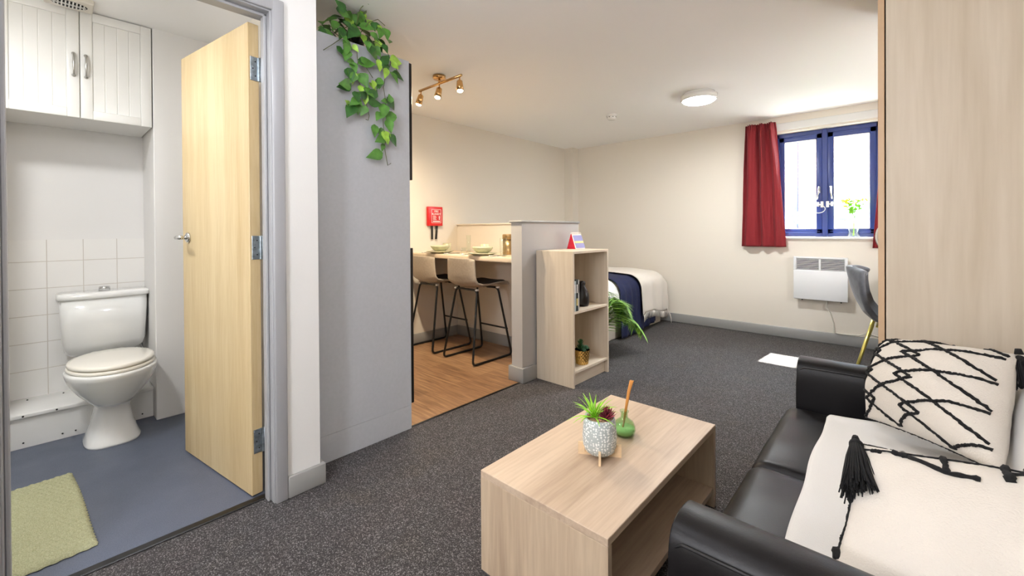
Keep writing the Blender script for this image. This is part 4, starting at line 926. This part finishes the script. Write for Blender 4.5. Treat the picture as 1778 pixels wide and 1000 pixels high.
# desk chair
dc = thing('desk_chair', 'grey velvet bucket chair with slim gold legs by the desk', 'chair', (.0, 4.12, 0), 0)
CP = [(-.29, .835), (-.285, .80), (-.265, .70), (-.235, .60), (-.19, .51), (-.13, .455), (-.03, .435), (.08, .44), (.17, .452), (.20, .44)]
def chair(u, v):
    f = u*(len(CP)-1); i = min(int(f), len(CP)-2); a = f-i
    x = CP[i][0]*(1-a)+CP[i+1][0]*a; z = CP[i][1]*(1-a)+CP[i+1][1]*a
    s_ = v*2-1; hw = .225*(1-.30*max(0, 1-u/.3)**2); y = hw*s_; c_ = abs(s_)**2.2
    up = max(0, 1-u/.55); z += -.05*abs(s_)**3*max(0, 1-u/.12)+.06*c_*(1-up)*(1 if u < .8 else .5)*math.sin(min(1, u*1.4)*pi)
    x += .12*c_*up
    return Vector((x, y, z))
mb('velvet').grid(chair, 40, 28).build('seat_shell', None, dc, solid=.038, off=0, sub=1)
for sx in (-1, 1):
    for sy in (-1, 1): mb('goldleg').tube([(sx*.15, sy*.11, .42), (sx*.262, sy*.19, .001)], [.013, .008], 12).build('leg', None, dc)
mb('goldleg').box(-.13, .13, -.12, .12, .405, .418, .003, 1).build('seat_bracket', None, dc)

# ------------------------------------------------------------------ window wall things
def curtain(name, label, x0t, x1t, x0b, x1b, zt, zb, n, yo=YB-.065, seed=0):
    t = thing(name, label, 'curtain', ((x0t+x1t)/2, yo, zb))
    C_ = Vector(((x0t+x1t)/2, yo, zb))
    def f(u, v):
        h = 1-v; x = (x0t+(x1t-x0t)*u)*(1-h)+(x0b+(x1b-x0b)*u)*h if False else (x0t+(x1t-x0t)*u)*v+(x0b+(x1b-x0b)*u)*(1-v)
        z = zb+(zt-zb)*v
        gather = math.exp(-((1-v)/.05)**2)
        dep = .036*(1-.5*gather)*(.55+.45*v if v < .9 else 1)
        ph = 2*pi*n*u+1.3*fbm(u*4+seed, v*1.2)*2
        y = yo+dep*sin(ph)+.008*fbm(u*14, v*5, seed)+gather*.012*sin(2*pi*n*5*u)
        if v > .965: z += .004*sin(2*pi*n*4*u)
        return Vector((x, y, z))-C_
    mb('red').grid(f, 150, 60).build('cloth', None, t, solid=.003)
    mb('white_gloss').tube([(x0t-C_.x, .052, zt-zb-.05), (x1t-C_.x, .052, zt-zb-.05)], .006, 8).build('heading_tape', None, t)
    return t
curtain('curtain', 'red gathered curtain hanging left of the window', -1.225, -.945, -1.262, -.855, 2.215, .93, 3.2)
curtain('curtain', 'red curtain at the right of the window, mostly hidden behind the wardrobe', -.10, .16, -.185, .2, 2.215, .935, 4, seed=5)
ht = thing('panel_heater', 'white electric panel heater mounted under the window', 'heater', (-.575, YB-.001, .42))
b = mb('heater').box(-.205, .205, -.062, -.022, 0, .415, .008, 3).box(-.215, .215, -.082, -.06, .0, .29, .006, 2)
b.box(-.215, -.19, -.082, -.06, .29, .42, .004, 2).box(.19, .215, -.082, -.06, .29, .42, .004, 2).box(-.19, .19, -.082, -.06, .40, .42, .004, 2).box(-.008, .008, -.080, -.06, .29, .40)
b.build('casing', None, ht)
mb('dark').box(-.188, .188, -.0635, -.0625, .295, .398).build('outlet_gap', None, ht)
b = mb('heater')
for i in range(8):
    z = .300+i*.0128; b.box(-.188, -.009, -.077, -.068, z, z+.0048, mtx=None).box(.009, .188, -.077, -.068, z, z+.0048)
b.build('louvres', None, ht)
for xa in (-.15, .13): mb('heater').box(xa, xa+.02, -.022, 0, .05, .36).build('wall_bracket', None, ht)
for xa in (-.15, .16): mb('dark').sphere((xa, -.03, -.012), .006, n=8).build('fixing', None, ht)
tag(mb('cable').tube([(-.52, YB-.04, .415), (-.53, YB-.035, .36), (-.50, YB-.012, .30), (-.475, YB-.008, .2), (-.47, YB-.022, .118), (-.44, YB-.026, .112), (-.36, YB-.026, .112), (-.28, YB-.024, .118), (-.23, YB-.010, .145), (-.19, YB-.010, .135), (-.12, YB-.010, .12), (.1, YB-.010, .14)], .005, 8).build('heater_cable'), 'white cable running from the heater along the skirting', 'cable')
fv = thing('flower_vase', 'clear glass vase of yellow green flowers on the window sill', 'vase', (-.327, 5.155, 1.0355))
mb('glass').lathe([(0, 0), (.045, 0), (.045, .20), (.042, .20), (.042, .008), (0, .008)], n=32).build('vase', None, fv)
b = mb('flowerleaf'); rnd = random.Random(6); fl = mb('flower')
for i in range(11):
    a = rnd.uniform(0, 6.28); r0 = rnd.uniform(.02, .085); top = Vector((cos(a)*r0, sin(a)*r0*.6, rnd.uniform(.29, .37)))
    b.tube([(.004*cos(a), .004*sin(a), .012), (.006, 0, .17), top*.7+Vector((0, 0, .08)), top], [.002, .002, .0016, .001], 6)
    for k in range(5):
        q = top+Vector((rnd.gauss(0, .014), rnd.gauss(0, .01), rnd.gauss(0, .012))); fl.sphere(q, rnd.uniform(.005, .009), n=8)
    for k in range(4):
        p0 = Vector((.004, 0, .2)).lerp(top, rnd.uniform(.2, .95)); dd = Vector((rnd.gauss(0, 1), rnd.gauss(0, .5), rnd.uniform(.1, 1))).normalized()*.045; leaf(b, p0, p0+dd, .009, Vector((0, -1, .4)), 0)
b.build('stems', None, fv); fl.build('blossoms', None, fv)

# ------------------------------------------------------------------ bed
bd = thing('bed', 'double bed with cream base along the left wall', 'bed', (-2.80, 4.08, 0))
# local: x from -.66 to .64 ; y from -.97 to .93
mb('divan').box(-.66, .655, -.97, .93, .002, .36, .01, 2).build('bed_base', None, bd)
mb('duvet').box(-.66, .65, -.97, .93, .361, .53, .04, 4).build('mattress', None, bd)
def drape(top, xr, zbot, off, xin=-3.44, rr=.16):
    """profile points from wall side over the top and down the room side"""
    P = [(xin, top-.06), (xin+.1, top), (xr-rr*2.2, top), (xr-rr, top-.008)]
    for k in range(1, 9):
        a = k/8*pi/2; P.append((xr-rr+rr*sin(a), top-.008-rr*(1-cos(a))*1.0))
    zz = P[-1][1]
    for k in range(1, 9): P.append((xr+.012*k/8, zz+(zbot-zz)*k/8))
    L_ = [0]
    for a, c in zip(P, P[1:]): L_.append(L_[-1]+math.hypot(c[0]-a[0], c[1]-a[1]))
    def at(s_):
        d = s_*L_[-1]
        for i in range(len(P)-1):
            if d <= L_[i+1]+1e-9:
                t = (d-L_[i])/max(1e-9, L_[i+1]-L_[i]); return P[i][0]*(1-t)+P[i+1][0]*t, P[i][1]*(1-t)+P[i+1][1]*t
        return P[-1]
    return at
def cover(name, mat, label, cat, top, xr, zb, ya, yb, folds, amp, parent=None, foot=0, seed=0, nu=70, nv=80, spread=0, thick=.012, zfn=None):
    def f(u, v):
        zbot = zfn(v) if zfn else zb
        x, z = drape(top, xr, zbot, 0)(u); y = ya+(yb-ya)*v
        k = max(0, min(1, (top-z)/.25)) if x > xr-.3 else 0
        y += spread*k*(v-.3)
        x += amp*k*sin(2*pi*folds*v+seed+2.4*fbm(v*3, u*2, seed))*(.6+.8*abs(fbm(v*5, 1, seed)))+.012*fbm(u*5+seed, y*4)*k
        z += .012*fbm(x*3+seed, y*3)*(1-k)
        if foot:
            e = (y-(5.02-foot))/foot
            if e > 0: e = min(e, 1); z = top-(top-z)-(1-math.sqrt(max(0, 1-e*e)))*.16*(1-k); x -= (1-math.sqrt(max(0, 1-e*e)))*.05*k
        return Vector((x, y, z))
    return tag(mb(mat).grid(f, nu, nv).build(name, None, None, solid=thick, off=1), label, cat)
cover('duvet', 'duvet', 'pale duvet over the bed, hanging at the side', 'duvet', .585, -2.125, .30, 3.13, 5.0, 5, .008, foot=.25, seed=1, thick=.02)
cover('bed_runner', 'navy', 'navy velvet blanket draped across the bed to the carpet', 'blanket', .612, -2.085, .022, 3.92, 4.62, 6.3, .010, seed=4, spread=.10, nv=120, thick=.008, zfn=lambda v: .02+.05*max(0, v-.45)*2)
ft = lambda v: (.19+.03*sin(v*6)) if v < .86 else (.19-(v-.86)/.14*.14)
tw = cover('bed_throw', 'cream', 'cream fringed throw over the foot of the bed', 'throw', .638, -2.048, .17, 4.30, 5.03, 3, .010, foot=.22, seed=9, thick=.008, zfn=ft)
b = mb('cream'); rnd = random.Random(4)
for i in range(46):
    v = (i+.5)/46; y = 4.30+.73*v; z = ft(v); x = -2.026+.010*sin(2*pi*3*v+9)
    b.tube([(x, y, z+.004), (x+.003, y+rnd.uniform(-.004, .004), z-.03), (x+.004, y+rnd.uniform(-.008, .008), z-.065)], [.003, .0022, .003], 5)
fr = b.build('fringe', None, tw); fr['kind'] = 'stuff'
# palm beside the bed
pm = thing('potted_palm', 'green potted palm between the bookcase and the bed', 'potted plant', (-1.95, 3.2, 0))
mb('ceramic').lathe([(0, .001), (.07, .001), (.085, .16), (.088, .17), (.08, .17), (.07, .02), (0, .02)], n=32).build('pot', None, pm)
mb('gravel').lathe([(0, .15), (.078, .15), (.078, .14), (0, .14)], n=24).build('soil', None, pm)
b = mb('palm'); rnd = random.Random(8)
b.mats = [M['palm'], M['leaf1'], M['leaf2']]
for (ax, ay, ht_, dr) in ((.04, .46, .50, .34), (.12, .50, .40, .38), (.05, .38, .46, .26), (-.10, .45, .52, .25), (.12, .36, .40, .26), (-.03, -.1, .62, .2), (.0, .58, .36, .22), (.22, .46, .34, .34), (.17, .36, .52, .42)):
    P = []
    for k in range(15):
        t = k/14; P.append(Vector((ax*t, ay*t, .15+ht_*sin(t*pi*.62)-dr*t*t*.9)))
    b.cur = 0; b.tube(P, [.004*(1-k/16)+.001 for k in range(15)], 5)
    for k in range(3, 15):
        d = (P[k]-P[k-1]).normalized(); sd_ = d.cross(Vector((0, 0, 1))).normalized()
        for s_ in (-1, 1):
            for j in (0, .5):
                p0 = P[k-1].lerp(P[k], j); L_ = .175*(1-abs(k/14-.5)*.7)
                q = (sd_*s_*.8+d*.75+Vector((0, 0, -.25))).normalized()
                leaf(b, p0, p0+q*L_, .0105, Vector((0, 0, 1)), rnd.choice((0, 0, 1, 2)), .1, .25)
b.build('fronds', None, pm)
